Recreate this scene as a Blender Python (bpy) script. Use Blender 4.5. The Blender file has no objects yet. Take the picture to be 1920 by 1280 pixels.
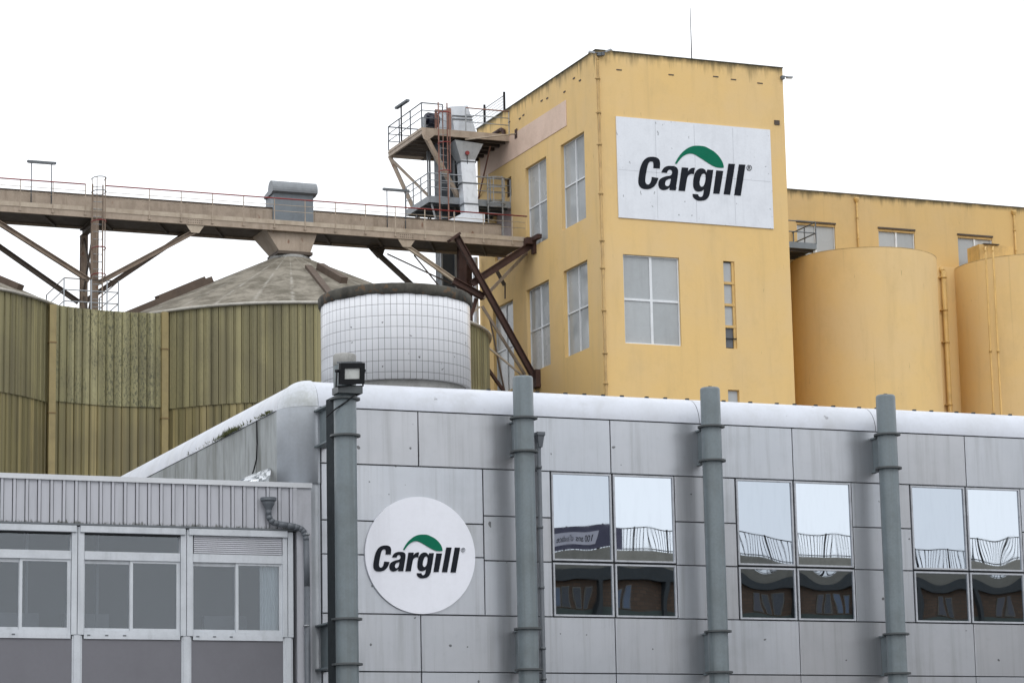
import bpy, math, random
from mathutils import Vector, Matrix
from mathutils.geometry import tessellate_polygon
random.seed(7)
S = bpy.context.scene
C = bpy.context.collection
PI = math.pi

# ------------------------------------------------------------------ camera
FPX, YAW, PITCH, ROLL = 5341.45, 0.389477873, 0.184055902, -0.0200300487
CAM = Vector((0, 0, 1.7))
FWD = Vector((math.sin(YAW)*math.cos(PITCH), math.cos(YAW)*math.cos(PITCH), math.sin(PITCH)))
_r = Vector((math.cos(YAW), -math.sin(YAW), 0)); _u = _r.cross(FWD)
RGT = _r*math.cos(ROLL) + _u*math.sin(ROLL)
UPV = -_r*math.sin(ROLL) + _u*math.cos(ROLL)
cd = bpy.data.cameras.new('camera'); cam = bpy.data.objects.new('camera', cd); C.objects.link(cam)
cam.matrix_world = Matrix(((RGT.x, UPV.x, -FWD.x, CAM.x), (RGT.y, UPV.y, -FWD.y, CAM.y), (RGT.z, UPV.z, -FWD.z, CAM.z), (0, 0, 0, 1)))
cd.sensor_width = 36; cd.lens = FPX/1920*36; cd.clip_start = .5; cd.clip_end = 3000
S.camera = cam

def at(x, y, X=None, Y=None, Z=None):
    """where the sight line through photo pixel (x, y) meets the plane X=, Y= or Z="""
    d = FWD + RGT*((x-960)/FPX) - UPV*((y-640)/FPX)
    t = (Y-CAM.y)/d.y if Y is not None else (X-CAM.x)/d.x if X is not None else (Z-CAM.z)/d.z
    return CAM + d*t

# ------------------------------------------------------------------ mesh builder
class MB:
    def __init__(s): s.v = []; s.f = []; s.sm = []
    def add(s, vs, fs, smooth=False):
        b = len(s.v); s.v += [Vector(p) for p in vs]
        for f in fs: s.f.append([b+i for i in f]); s.sm.append(smooth)
        return s
    def box(s, x0, y0, z0, x1, y1, z1):
        x0, x1 = min(x0, x1), max(x0, x1); y0, y1 = min(y0, y1), max(y0, y1); z0, z1 = min(z0, z1), max(z0, z1)
        return s.add([(x0,y0,z0),(x1,y0,z0),(x1,y1,z0),(x0,y1,z0),(x0,y0,z1),(x1,y0,z1),(x1,y1,z1),(x0,y1,z1)],
                     [(0,3,2,1),(4,5,6,7),(0,1,5,4),(1,2,6,5),(2,3,7,6),(3,0,4,7)])
    def bbox(s, x0, y0, z0, x1, y1, z1, c=.01):
        """box with its four front (-Y) edges chamfered"""
        return s.add([(x0,y0+c,z0),(x1,y0+c,z0),(x1,y0+c,z1),(x0,y0+c,z1),(x0+c,y0,z0+c),(x1-c,y0,z0+c),(x1-c,y0,z1-c),(x0+c,y0,z1-c),(x0,y1,z0),(x1,y1,z0),(x1,y1,z1),(x0,y1,z1)],
                     [(4,5,6,7),(0,1,5,4),(1,2,6,5),(2,3,7,6),(3,0,4,7),(8,9,1,0),(9,10,2,1),(10,11,3,2),(11,8,0,3),(8,11,10,9)])
    def bar(s, p, q, w, h=None, up=(0,0,1)):
        p = Vector(p); q = Vector(q); h = h or w; d = (q-p).normalized(); up = Vector(up)
        if abs(d.dot(up)) > .98: up = Vector((0,1,0))
        a = d.cross(up).normalized(); b = a.cross(d).normalized(); a *= w/2; b *= h/2
        return s.add([p-a-b, p+a-b, p+a+b, p-a+b, q-a-b, q+a-b, q+a+b, q-a+b],
                     [(0,1,2,3),(7,6,5,4),(0,4,5,1),(1,5,6,2),(2,6,7,3),(3,7,4,0)])
    def ibeam(s, p, q, w, h, t=.03, up=(0,0,1)):
        p = Vector(p); q = Vector(q); d = (q-p).normalized(); up = Vector(up)
        if abs(d.dot(up)) > .98: up = Vector((0,1,0))
        a = d.cross(up).normalized(); b = a.cross(d).normalized()
        s.bar(p+b*(h/2-t/2), q+b*(h/2-t/2), w, t, up); s.bar(p-b*(h/2-t/2), q-b*(h/2-t/2), w, t, up)
        return s.bar(p, q, t, h-2*t, up)
    def tube(s, p, q, r, n=10, r2=None, cap=True):
        p = Vector(p); q = Vector(q); r2 = r if r2 is None else r2
        d = (q-p).normalized(); a = d.orthogonal().normalized(); b = d.cross(a)
        vs = []
        for k in range(n):
            t = 2*PI*k/n; o = a*math.cos(t)+b*math.sin(t); vs += [p+o*r, q+o*r2]
        s.add(vs, [(2*k, 2*((k+1) % n), 2*((k+1) % n)+1, 2*k+1) for k in range(n)], True)
        if cap:
            s.add(vs[0::2], [tuple(reversed(range(n)))]); s.add(vs[1::2], [tuple(range(n))])
        return s
    def path(s, pts, r, n=8):
        for a, b in zip(pts, pts[1:]): s.tube(a, b, r, n)
        for p in pts[1:-1]: s.ball(p, r*1.01, 6)
        return s
    def ball(s, c, r, n=8):
        c = Vector(c); vs = []; m = n
        for i in range(m+1):
            ph = PI*i/m
            for k in range(n): vs.append(c+Vector((math.sin(ph)*math.cos(2*PI*k/n), math.sin(ph)*math.sin(2*PI*k/n), math.cos(ph)))*r)
        return s.add(vs, [(i*n+k, (i+1)*n+k, (i+1)*n+(k+1) % n, i*n+(k+1) % n) for i in range(m) for k in range(n)], True)
    def lathe(s, cx, cy, prof, n=48, a0=0, a1=2*PI, smooth=True):
        full = abs(a1-a0-2*PI) < 1e-6; m = n if full else n+1
        for (ra, za), (rb, zb) in zip(prof, prof[1:]):
            vs = []
            for k in range(m):
                t = a0+(a1-a0)*k/n
                vs += [(cx+ra*math.cos(t), cy+ra*math.sin(t), za), (cx+rb*math.cos(t), cy+rb*math.sin(t), zb)]
            s.add(vs, [(2*k, 2*((k+1) % m), 2*((k+1) % m)+1, 2*k+1) for k in range(n)], smooth)
        return s
    def extr(s, loops, f0, f1):
        """fill 2-D loops (outer + holes); f0 / f1 map (a, b) to the front and back points"""
        tris = tessellate_polygon([[Vector((a, b, 0)) for a, b in L] for L in loops])
        flat = [p for L in loops for p in L]
        s.add([f0(*p) for p in flat], tris); s.add([f1(*p) for p in flat], [tuple(reversed(t)) for t in tris])
        for L in loops:
            n = len(L); s.add([f0(*p) for p in L]+[f1(*p) for p in L], [(k, (k+1) % n, n+(k+1) % n, n+k) for k in range(n)])
        return s
    def build(s, name, mat, parent=None, label=None, base=None):
        if parent is not None: base = Vector(parent['_b'])
        elif base is None:
            xs = [p.x for p in s.v]; ys = [p.y for p in s.v]
            base = Vector(((min(xs)+max(xs))/2, (min(ys)+max(ys))/2, min(p.z for p in s.v)))
        base = Vector(base)
        me = bpy.data.meshes.new(name)
        me.from_pydata([tuple(p-base) for p in s.v], [], s.f); me.update()
        import bmesh
        bm = bmesh.new(); bm.from_mesh(me)
        for f, k in zip(bm.faces, s.sm): f.smooth = k
        bmesh.ops.remove_doubles(bm, verts=bm.verts, dist=1e-5)
        bmesh.ops.recalc_face_normals(bm, faces=bm.faces)
        bm.to_mesh(me); bm.free()
        me.materials.append(mat)
        o = bpy.data.objects.new(name, me); C.objects.link(o)
        o['_b'] = tuple(base)
        if parent is not None: o.parent = parent
        else: o.location = base
        if label: o['label'] = label
        return o

def thing(name, label, cat, base, group=None):
    o = bpy.data.objects.new(name, None); C.objects.link(o); o.empty_display_size = .3
    o.location = base; o['_b'] = tuple(base); o['label'] = label; o['category'] = cat
    if group: o['group'] = group
    return o
def tag(o, label, cat, group=None):
    o['label'] = label; o['category'] = cat
    if group: o['group'] = group
    return o
def kids(o): return [c for c in C.objects if c.parent == o]
def dup(o, delta, parent=None):
    c = o.copy(); C.objects.link(c)
    if parent is None: c.location = Vector(o.location)+Vector(delta); c['_b'] = tuple(Vector(o['_b'])+Vector(delta))
    else: c.parent = parent
    for k in kids(o): dup(k, delta, c)
    return c

# ------------------------------------------------------------------ materials
def lin(c):
    c = c/255
    return c/12.92 if c <= .04045 else ((c+.055)/1.055)**2.4
def rgb(r, g, b, k=1.0): return (lin(r)*k, lin(g)*k, lin(b)*k, 1)
class NT:
    def __init__(s, name):
        s.m = bpy.data.materials.new(name); s.m.use_nodes = True; s.t = s.m.node_tree
        s.b = s.t.nodes['Principled BSDF']; s.out = s.t.nodes['Material Output']
        s.pos = s.t.nodes.new('ShaderNodeNewGeometry').outputs['Position']
    def n(s, ty, **kw):
        x = s.t.nodes.new(ty)
        for k, v in kw.items(): setattr(x, k, v)
        return x
    def put(s, sock, v):
        if hasattr(v, 'is_output') or isinstance(v, bpy.types.NodeSocket): s.t.links.new(v, sock)
        else: sock.default_value = v
    def math(s, op, a, b=0.0, c=None, clamp=False):
        x = s.n('ShaderNodeMath', operation=op, use_clamp=clamp); s.put(x.inputs[0], a); s.put(x.inputs[1], b)
        if c is not None: s.put(x.inputs[2], c)
        return x.outputs[0]
    def noise(s, scale, detail=4.0, rough=.55, vec=None):
        mp = s.n('ShaderNodeMapping'); s.put(mp.inputs['Vector'], vec or s.pos)
        mp.inputs['Scale'].default_value = scale if isinstance(scale, tuple) else (scale,)*3
        x = s.n('ShaderNodeTexNoise'); s.put(x.inputs['Vector'], mp.outputs[0]); x.inputs['Scale'].default_value = 1
        x.inputs['Detail'].default_value = detail; x.inputs['Roughness'].default_value = rough
        return x.outputs['Fac']
    def ramp(s, v, a, b, lo=0.0, hi=1.0):
        x = s.n('ShaderNodeMapRange', interpolation_type='SMOOTHSTEP'); s.put(x.inputs[0], v)
        for i, k in enumerate((a, b, lo, hi)): x.inputs[i+1].default_value = k
        return x.outputs[0]
    def mix(s, f, a, b, mode='MIX'):
        x = s.n('ShaderNodeMix', data_type='RGBA', blend_type=mode); s.put(x.inputs[0], f); s.put(x.inputs[6], a); s.put(x.inputs[7], b)
        return x.outputs[2]
    def xyz(s):
        x = s.n('ShaderNodeSeparateXYZ'); s.put(x.inputs[0], s.pos); return x.outputs
    def bump(s, h, strength=.2, dist=.02):
        x = s.n('ShaderNodeBump'); s.put(x.inputs['Height'], h); x.inputs['Strength'].default_value = strength; x.inputs['Distance'].default_value = dist
        s.put(s.b.inputs['Normal'], x.outputs[0])
    def done(s, col, rough=.6, metal=0.0, spec=.5):
        s.put(s.b.inputs['Base Color'], col); s.put(s.b.inputs['Roughness'], rough); s.put(s.b.inputs['Metallic'], metal)
        s.put(s.b.inputs['Specular IOR Level'], spec)
        return s.m

def paint(name, col, dirt=None, amt=.25, blot=1.2, streak=0.0, sscale=(6,6,.35), rough=.55, metal=0.0, spec=.5, bump=0.0, bscale=30, specks=None):
    """weathered surface: base colour, blotchy dirt, vertical run-off streaks, optional small specks"""
    t = NT(name); dirt = dirt or tuple(c*.45 for c in col[:3])+(1,)
    c = t.mix(t.ramp(t.noise(blot, 6, .62), .38, .78, 0, amt), col, dirt)
    if streak: c = t.mix(t.ramp(t.noise(sscale, 5, .6), .48, .8, 0, streak), c, dirt)
    c = t.mix(t.ramp(t.noise(blot*14, 3, .6), .35, .7, 0, amt*.35), c, dirt)
    if specks: c = t.mix(t.ramp(t.noise(specks[1], 2, .5), specks[2], specks[2]+.05, 0, specks[3]), c, specks[0])
    if bump: t.bump(t.noise(bscale, 4, .6), bump, .02)
    rg = t.ramp(t.noise(blot*3, 4), .3, .7, max(0, rough-.08), min(1, rough+.1))
    return t.done(c, rg, metal, spec)

M = {}
def yellow(name, zt, zs, k=1.0):
    t = NT(name); z = t.xyz()[2]
    base = (.73*k, .505*k, .215*k, 1); pale = (.69*k, .50*k, .255*k, 1)
    c = t.mix(t.ramp(t.noise(.22, 4, .6), .35, .7), base, pale)
    c = t.mix(t.ramp(t.noise((1.6,1.6,.18), 6, .65), .48, .8, 0, .36), c, (.48*k, .35*k, .17*k, 1))
    c = t.mix(t.ramp(t.noise((.7,.7,.55), 7, .72), .50, .66, 0, .30), c, (.60*k, .43*k, .20*k, 1))
    c = t.mix(t.ramp(t.noise((6,6,.09), 4, .6), .62, .8, 0, .30), c, (.36*k, .26*k, .12*k, 1))
    c = t.mix(t.ramp(t.noise(5, 6, .7), .55, .8, 0, .20), c, (.46*k, .31*k, .12*k, 1))
    c = t.mix(t.ramp(t.noise((9,9,1.2), 3), .70, .76, 0, .45), c, (.22, .15, .07, 1))
    # grime that runs down from the roof edge
    n1 = t.noise((2.6,2.6,.16), 6, .72)
    band = t.math('SUBTRACT', z, zt-zs)
    m = t.math('DIVIDE', band, zs)
    m = t.math('ADD', m, t.math('MULTIPLY', t.math('SUBTRACT', n1, .5), 3.0))
    c = t.mix(t.ramp(m, .40, 1.25, 0, .72), c, (.125, .10, .05, 1))
    edge = t.ramp(z, zt-.28, zt-.02)
    c = t.mix(t.math('MULTIPLY', edge, t.ramp(t.noise((3,3,.8), 5), .3, .6, .35, .95)), c, (.075, .065, .035, 1))
    t.bump(t.noise((3,3,3), 7, .7), .25, .03)
    return t.done(c, .8, 0, .25)
M['yel_tower'] = yellow('yellow_render_tower', 33.86, .9)
M['yel_wing'] = yellow('yellow_render_wing', 30.40, .55, .84)
M['yel_silo'] = yellow('yellow_render_silo', 27.75, .45, 1.02)
M['yel_paint'] = paint('yellow_pipe_paint', (.66, .43, .15, 1), (.2, .13, .05, 1), .4, 2, .35, rough=.5)
M['yel_pipe'] = paint('brownish_yellow_pipe', (.47, .31, .12, 1), (.16, .10, .045, 1), .5, 2.5, .5, (6,6,.6), rough=.6)
M['pink'] = paint('faded_pink_panel', (.70, .53, .43, 1), (.42, .30, .22, 1), .4, .8, .35, (2,2,.3), rough=.75)
M['signw'] = paint('white_sign_paint', (.72, .75, .80, 1), (.46, .48, .52, 1), .30, .8, .25, (5,5,.5), rough=.5, specks=((.1,.11,.12,1), (5,5,3.5), .70, .6))
M['signw2'] = paint('white_disc_paint', (.80, .82, .89, 1), (.5, .51, .55, 1), .18, .7, .35, (2.2,2.2,.16), rough=.4)
M['ink'] = paint('dark_navy_lettering', (.012, .014, .021, 1), (.02, .024, .026, 1), .5, 2, rough=.8, spec=.12)
M['green'] = paint('green_leaf_paint', (.006, .145, .082, 1), (.008, .11, .065, 1), .3, 2, rough=.8, spec=.12)
M['greymark'] = paint('pale_grey_lettering', (.3, .32, .35, 1), rough=.5)
M['glass_dusty'] = paint('dusty_pale_glazing', (.40, .425, .44, 1), (.28, .29, .295, 1), .35, .35, .3, (2.5,2.5,.25), rough=.22, spec=.5)
M['glass_b'] = paint('dusty_glazing_darker', (.36, .385, .40, 1), (.25, .26, .265, 1), .4, .35, .4, (2.5,2.5,.25), rough=.16)
M['glass_c'] = paint('dusty_glazing_beige', (.46, .47, .465, 1), (.30, .30, .29, 1), .45, .4, .5, (2.5,2.5,.3), rough=.25)
M['alu'] = paint('white_aluminium_frame', (.54, .57, .61, 1), (.24, .26, .28, 1), .3, 2, .4, rough=.4)
M['framewhite'] = paint('white_painted_frame', (.72, .75, .78, 1), (.4, .41, .42, 1), .3, 2.5, .3, rough=.45)
M['glass_dark'] = paint('dark_pane', (.10, .11, .125, 1), rough=.3)
M['darkgap'] = paint('dark_joint_and_shade', (.025, .028, .032, 1), rough=.8)
M['steel_grey'] = paint('grey_blue_column_paint', (.142, .175, .192, 1), (.075, .088, .088, 1), .5, 1.5, .55, (10,10,.22), rough=.38)
M['findark'] = paint('near_black_steel', (.028, .034, .038, 1), (.02, .022, .022, 1), .4, 2, rough=.85, spec=.1)
M['steel_dark'] = paint('dark_grey_bracket_paint', (.06, .07, .075, 1), (.05, .05, .045, 1), .4, 2, .4, rough=.5)
M['tan'] = paint('tan_gantry_paint', (.40, .325, .255, 1), (.19, .145, .105, 1), .6, 1.6, .6, (4,4,.5), rough=.6, specks=((.16,.06,.025,1), (3,3,1.2), .70, .7))
M['tan2'] = paint('dull_brown_tan_steel', (.25, .19, .14, 1), (.09, .06, .045, 1), .6, 2.2, .5, (4,4,.8), rough=.65, specks=((.14,.05,.02,1), 4, .66, .6))
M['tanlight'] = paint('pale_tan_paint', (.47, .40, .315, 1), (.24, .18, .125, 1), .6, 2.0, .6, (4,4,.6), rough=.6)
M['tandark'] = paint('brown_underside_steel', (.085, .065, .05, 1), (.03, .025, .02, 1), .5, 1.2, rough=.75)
M['rust'] = paint('rusty_brown_steel', (.060, .026, .019, 1), (.025, .014, .011, 1), .55, 2, .4, rough=.7)
M['red'] = paint('red_rail_paint', (.27, .028, .030, 1), (.10, .03, .025, 1), .5, 4, rough=.5)
M['redfade'] = paint('faded_red_brown_paint', (.26, .135, .10, 1), (.15, .055, .045, 1), .6, 3, rough=.6)
M['galv'] = paint('galvanised_steel', (.34, .36, .38, 1), (.18, .19, .2, 1), .4, 3, .3, rough=.45, metal=.35)
M['slate'] = paint('dark_slate_casing', (.05, .06, .072, 1), (.03, .033, .036, 1), .5, 2, .3, rough=.5)
M['galvdark'] = paint('dark_galvanised_steel', (.12, .135, .15, 1), (.06, .065, .07, 1), .4, 3, rough=.5)
M['cowl'] = paint('dull_galvanised_cowl', (.235, .255, .275, 1), (.13, .14, .15, 1), .5, 2.5, .4, rough=.55)
M['zinc'] = paint('blue_grey_zinc_sheet', (.185, .215, .24, 1), (.10, .11, .12, 1), .4, 2, .3, rough=.5)
M['sheet'] = paint('bright_aluminium_sheet', (.62, .66, .71, 1), (.30, .32, .35, 1), .35, 2.5, .45, rough=.42, metal=.25)
M['black'] = paint('black_plastic', (.008, .009, .011, 1), rough=.6, spec=.25)
M['concrete'] = paint('weathered_concrete', (.34, .34, .33, 1), (.13, .13, .12, 1), .6, 3.2, .3, rough=.9, bump=.4, bscale=18)
M['rim'] = paint('mossy_black_concrete', (.085, .08, .066, 1), (.016, .015, .013, 1), .85, 3.6, .55, (7,7,1.2), rough=.95, bump=.5, bscale=14, specks=((.15,.085,.04,1), 6, .60, .5))
M['parapet'] = paint('white_coated_metal', (.56, .59, .655, 1), (.33, .335, .33, 1), .28, 1.1, .35, (2.2,5,.5), rough=.36, specks=((.12,.12,.12,1), 5, .74, .6))
M['plant'] = paint('moss_green', (.09, .105, .03, 1), (.05, .045, .02, 1), .5, 8, rough=.9)
M['spandrel'] = paint('grey_violet_panel', (.142, .142, .162, 1), (.10, .10, .112, 1), .35, .9, rough=.42)
M['fascia'] = paint('grey_ribbed_metal', (.44, .45, .49, 1), (.19, .195, .20, 1), .25, 1.4, .35, (7,7,.5), rough=.45)
M['coping'] = paint('pale_coping_metal', (.58, .60, .63, 1), (.32, .32, .33, 1), .2, 1.2, rough=.45)
M['slat'] = paint('pale_shutter_slats', (.47, .48, .52, 1), rough=.5)
M['curtain'] = paint('white_curtain', (.75, .77, .78, 1), rough=.9)
M['room'] = paint('dim_room', (.045, .05, .055, 1), rough=.9)
M['hopper'] = paint('dark_grey_pipe', (.115, .13, .15, 1), (.06, .065, .07, 1), .4, 3, .3, rough=.5)
M['foil'] = paint('crumpled_foil', (.62, .65, .68, 1), (.35, .37, .4, 1), .4, 3, rough=.25, metal=.8, bump=.9, bscale=6)
M['ground'] = paint('pale_asphalt', (.17, .17, .17, 1), (.10, .10, .10, 1), .4, .3, rough=.9)
M['roof'] = paint('grey_roof_felt', (.14, .14, .14, 1), rough=.9)

def m_panels(k=1.0, tint=0.0, off=0.0):
    # satin metal cladding: run-off streaks, soot, small spots
    t = NT('satin_grey_cladding')
    c = t.mix(t.ramp(t.noise(.5, 4, .6), .3, .75), (.445*k+tint, .467*k, .502*k-tint, 1), (.50*k+tint, .517*k, .55*k-tint, 1))
    c = t.mix(t.ramp(t.noise((3.2+off,3.2,.16), 6, .68), .46, .80, 0, .48), c, (.205, .21, .205, 1))
    c = t.mix(t.ramp(t.noise((9+off,9,.22), 4, .6), .58, .78, 0, .30), c, (.22, .22, .21, 1))
    c = t.mix(t.ramp(t.noise(.8, 5, .65), .5, .8, 0, .22), c, (.24, .25, .25, 1))
    c = t.mix(t.ramp(t.noise(7, 6, .7), .52, .85, 0, .16), c, (.16, .165, .17, 1))
    c = t.mix(t.ramp(t.noise(5.5, 1, .4), .755, .77, 0, .75), c, (.05, .05, .05, 1))
    t.bump(t.noise((1.1,1.1,1.1), 2, .4), .10, .02)
    return t.done(c, .31, .72, .5)
M['panel'] = m_panels()
M['panel_b'] = m_panels(.93, .006, 1.3)
M['panel_c'] = m_panels(1.05, -.003, 2.1)
M['cornerpanel'] = paint('dull_grey_corner_metal', (.42, .45, .49, 1), (.24, .25, .25, 1), .35, 1.2, .35, (3,3,.3), rough=.45, metal=.15)
M['frame'] = paint('thin_window_frame', (.44, .46, .50, 1), (.15, .16, .17, 1), .4, 4, .3, rough=.4)
def m_fascia(z0):
    t = NT('grey_ribbed_fascia'); z = t.xyz()[2]
    c = t.mix(t.ramp(t.noise((5,5,.6), 5, .6), .4, .75), (.43, .44, .48, 1), (.36, .37, .40, 1))
    m = t.math('ADD', t.math('DIVIDE', t.math('SUBTRACT', z, z0), -.16), t.math('MULTIPLY', t.noise((13,13,6), 5, .7), 2.2))
    c = t.mix(t.ramp(m, .80, 1.25, 0, .9), c, (.055, .058, .045, 1))
    return t.done(c, .45, 0, .5)
def m_sidewall():
    t = NT('stained_grey_sidewall')
    c = t.mix(t.ramp(t.noise((.9,.9,.3), 6, .65), .35, .72), (.33, .355, .365, 1), (.15, .16, .15, 1))
    c = t.mix(t.ramp(t.noise((4,4,.45), 6, .7), .47, .70, 0, .75), c, (.105, .11, .10, 1))
    return t.done(c, .6, 0, .4)
M['side'] = m_sidewall()
def m_tiles(cx, cy, z0, na, dz):
    t = NT('white_glazed_tiles'); x = t.xyz()
    ang = t.math('ARCTAN2', t.math('SUBTRACT', x[1], cy), t.math('SUBTRACT', x[0], cx))
    u = t.math('MULTIPLY', ang, na/(2*PI)); v = t.math('DIVIDE', t.math('SUBTRACT', x[2], z0), dz)
    fu = t.math('FRACT', t.math('ADD', u, 200.0)); fv = t.math('FRACT', t.math('ADD', v, 100.0))
    g = t.math('MAXIMUM', t.math('LESS_THAN', fu, .07), t.math('LESS_THAN', fv, .04))
    # each tile a slightly different white
    cell = t.n('ShaderNodeCombineXYZ'); t.put(cell.inputs[0], t.math('FLOOR', t.math('ADD', u, 200.0))); t.put(cell.inputs[1], t.math('FLOOR', t.math('ADD', v, 100.0)))
    wn = t.n('ShaderNodeTexWhiteNoise', noise_dimensions='2D'); t.put(wn.inputs['Vector'], cell.outputs[0])
    c = t.mix(wn.outputs['Value'], (.85, .865, .90, 1), (.90, .91, .94, 1))
    c = t.mix(t.ramp(t.noise((4,4,.7), 5, .65), .58, .8, 0, .25), c, (.50, .51, .52, 1))
    c = t.mix(t.ramp(t.noise(6, 2, .5), .72, .75, 0, .8), c, (.08, .08, .08, 1))
    c = t.mix(t.math('MULTIPLY', g, .86), c, (.12, .12, .125, 1))
    t.bump(t.math('SUBTRACT', 1.0, g), .35, .01)
    return t.done(c, t.math('ADD', .22, t.math('MULTIPLY', g, .6)), 0, .5)
def m_cladgreen(name, a, b, mould, seed):
    t = NT(name)
    c = t.mix(t.ramp(t.noise((2.9,2.9,.02), 2, .6), .36, .64), a, b)
    c = t.mix(t.ramp(t.noise((5.2,5.2,.015), 1, .5), .40, .62, .0, .55), c, tuple(k*.62 for k in a[:3])+(1,))
    c = t.mix(t.ramp(t.noise((9,9,.10), 4, .6), .45, .75, 0, .55), c, tuple(k*.50 for k in a[:3])+(1,))
    c = t.mix(t.ramp(t.noise((.45+seed,.45,.35), 3, .5), .45, .68, 0, .35), c, (.10, .085, .055, 1))
    if mould:
        m = t.math('MULTIPLY', t.ramp(t.noise((.8,.8,.16), 4, .6), .36, .60), t.ramp(t.noise((17,17,7), 5, .8),   .47, .60))
        c = t.mix(t.math('MULTIPLY', m, mould), c, (.035, .038, .026, 1))
    return t.done(c, .55, 0, .4)
M['clad_up'] = m_cladgreen('olive_cladding_mouldy', (.25, .232, .115, 1), (.41, .38, .21, 1), .8, 0)
M['clad_side'] = m_cladgreen('olive_cladding', (.20, .18, .092, 1), (.315, .283, .145, 1), .2, .2)
M['clad_low'] = m_cladgreen('brown_olive_cladding', (.185, .162, .074, 1), (.335, .278, .13, 1), 0, .1)
M['clad_trim'] = paint('ochre_seam_trim', (.31, .245, .105, 1), (.16, .125, .055, 1), .55, 1.5, .4, rough=.5)
def m_cone(cx, cy):
    t = NT('lichen_grey_cone_roof'); x = t.xyz()
    ang = t.math('ARCTAN2', t.math('SUBTRACT', x[1], cy), t.math('SUBTRACT', x[0], cx))
    f = t.math('FRACT', t.math('ADD', t.math('MULTIPLY', ang, 32/(2*PI)), 50.0))
    d = t.math('ABSOLUTE', t.math('SUBTRACT', f, .5))
    c = t.mix(t.ramp(t.noise(1.1, 7, .68), .36, .62), (.27, .247, .205, 1), (.13, .117, .092, 1))
    c = t.mix(t.ramp(t.noise(6, 6, .75), .5, .75, 0, .55), c, (.085, .078, .06, 1))
    c = t.mix(t.math('MULTIPLY', t.ramp(d, .0, .10, 1, 0), t.ramp(t.noise(3, 5, .7), .40, .62, 0, .65)), c, (.40, .385, .35, 1))
    t.bump(t.noise(9, 5, .7), .3, .03)
    return t.done(c, .9, 0, .2)
def m_mirror(name, col):
    t = NT(name); c = t.mix(t.ramp(t.noise((9,9,1.5), 4), .4, .8, 0, .12), col, tuple(k*.7 for k in col[:3])+(1,))
    return t.done(c, t.ramp(t.noise(2.5, 3), .3, .8, .004, .02), 1.0)
M['mirror_a'] = m_mirror('reflective_glass_blue', (.42, .465, .52, 1))
M['mirror_b'] = m_mirror('reflective_glass_bright', (.55, .60, .655, 1))
M['mirror_c'] = m_mirror('reflective_glass_lower', (.30, .335, .375, 1))
def m_officeglass():
    t = NT('plain_window_glass')
    fr = t.n('ShaderNodeFresnel'); fr.inputs['IOR'].default_value = 1.52
    gl = t.n('ShaderNodeBsdfGlossy'); gl.inputs['Roughness'].default_value = .01; gl.inputs['Color'].default_value = (.9, .95, 1, 1)
    tr = t.n('ShaderNodeBsdfTransparent'); tr.inputs['Color'].default_value = (.80, .83, .85, 1)
    mx = t.n('ShaderNodeMixShader'); t.put(mx.inputs[0], t.math('ADD', fr.outputs[0], .03)); t.put(mx.inputs[1], tr.outputs[0]); t.put(mx.inputs[2], gl.outputs[0])
    t.put(t.out.inputs['Surface'], mx.outputs[0]); return t.m
M['pane'] = m_officeglass()
def m_brick():
    t = NT('brown_brick'); b = t.n('ShaderNodeTexBrick'); mp = t.n('ShaderNodeMapping'); t.put(mp.inputs[0], t.pos)
    mp.inputs['Rotation'].default_value = (PI/2, 0, 0); t.put(b.inputs['Vector'], mp.outputs[0]); b.inputs['Scale'].default_value = 1.6
    b.inputs['Color1'].default_value = (.20, .13, .09, 1); b.inputs['Color2'].default_value = (.15, .10, .07, 1); b.inputs['Mortar'].default_value = (.12, .10, .08, 1)
    return t.done(b.outputs['Color'], .85)
M['brick'] = m_brick()
M['concband'] = paint('dull_concrete_band', (.31, .295, .255, 1), (.16, .15, .125, 1), .5, 1, .4, rough=.9)
M['greenband'] = paint('grey_green_band', (.12, .145, .13, 1), rough=.8)
M['banner'] = paint('purple_banner', (.10, .095, .14, 1), (.05, .05, .08, 1), .5, 2, rough=.7)
M['bannertext'] = paint('pale_banner', (.62, .60, .66, 1), rough=.7)
M['blueglass'] = paint('dark_blue_glass', (.16, .21, .30, 1), rough=.15)

# ------------------------------------------------------------------ world and light
w = bpy.data.worlds.new('World'); S.world = w; w.use_nodes = True
nt = w.node_tree; bg = nt.nodes['Background']
sky = nt.nodes.new('ShaderNodeTexSky'); sky.sky_type = 'NISHITA'; sky.sun_disc = False
SUN_EL, SUN_AZ = math.radians(48), math.radians(188)     # azimuth clockwise from +Y
sky.sun_elevation = SUN_EL; sky.sun_rotation = SUN_AZ; sky.air_density = 1.0; sky.dust_density = 4.0; sky.ozone_density = 1.0
hs = nt.nodes.new('ShaderNodeHueSaturation'); hs.inputs['Saturation'].default_value = .12
nt.links.new(sky.outputs[0], hs.inputs['Color'])
# closed cloud cover over the clear sky
tcw = nt.nodes.new('ShaderNodeTexCoord'); mpw = nt.nodes.new('ShaderNodeMapping'); mpw.inputs['Scale'].default_value = (1.6, 1.6, 3.2)
nzw = nt.nodes.new('ShaderNodeTexNoise'); nzw.inputs['Scale'].default_value = 1.3; nzw.inputs['Detail'].default_value = 5
nt.links.new(tcw.outputs['Generated'], mpw.inputs['Vector']); nt.links.new(mpw.outputs[0], nzw.inputs['Vector'])
crw = nt.nodes.new('ShaderNodeMapRange'); nt.links.new(nzw.outputs['Fac'], crw.inputs[0]); crw.inputs[1].default_value = .3; crw.inputs[2].default_value = .7; crw.inputs[3].default_value = .86; crw.inputs[4].default_value = .97
cmw = nt.nodes.new('ShaderNodeMix'); cmw.data_type = 'RGBA'; nt.links.new(crw.outputs[0], cmw.inputs[0]); nt.links.new(hs.outputs[0], cmw.inputs[6]); cmw.inputs[7].default_value = (8.4, 8.6, 8.9, 1)
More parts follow.
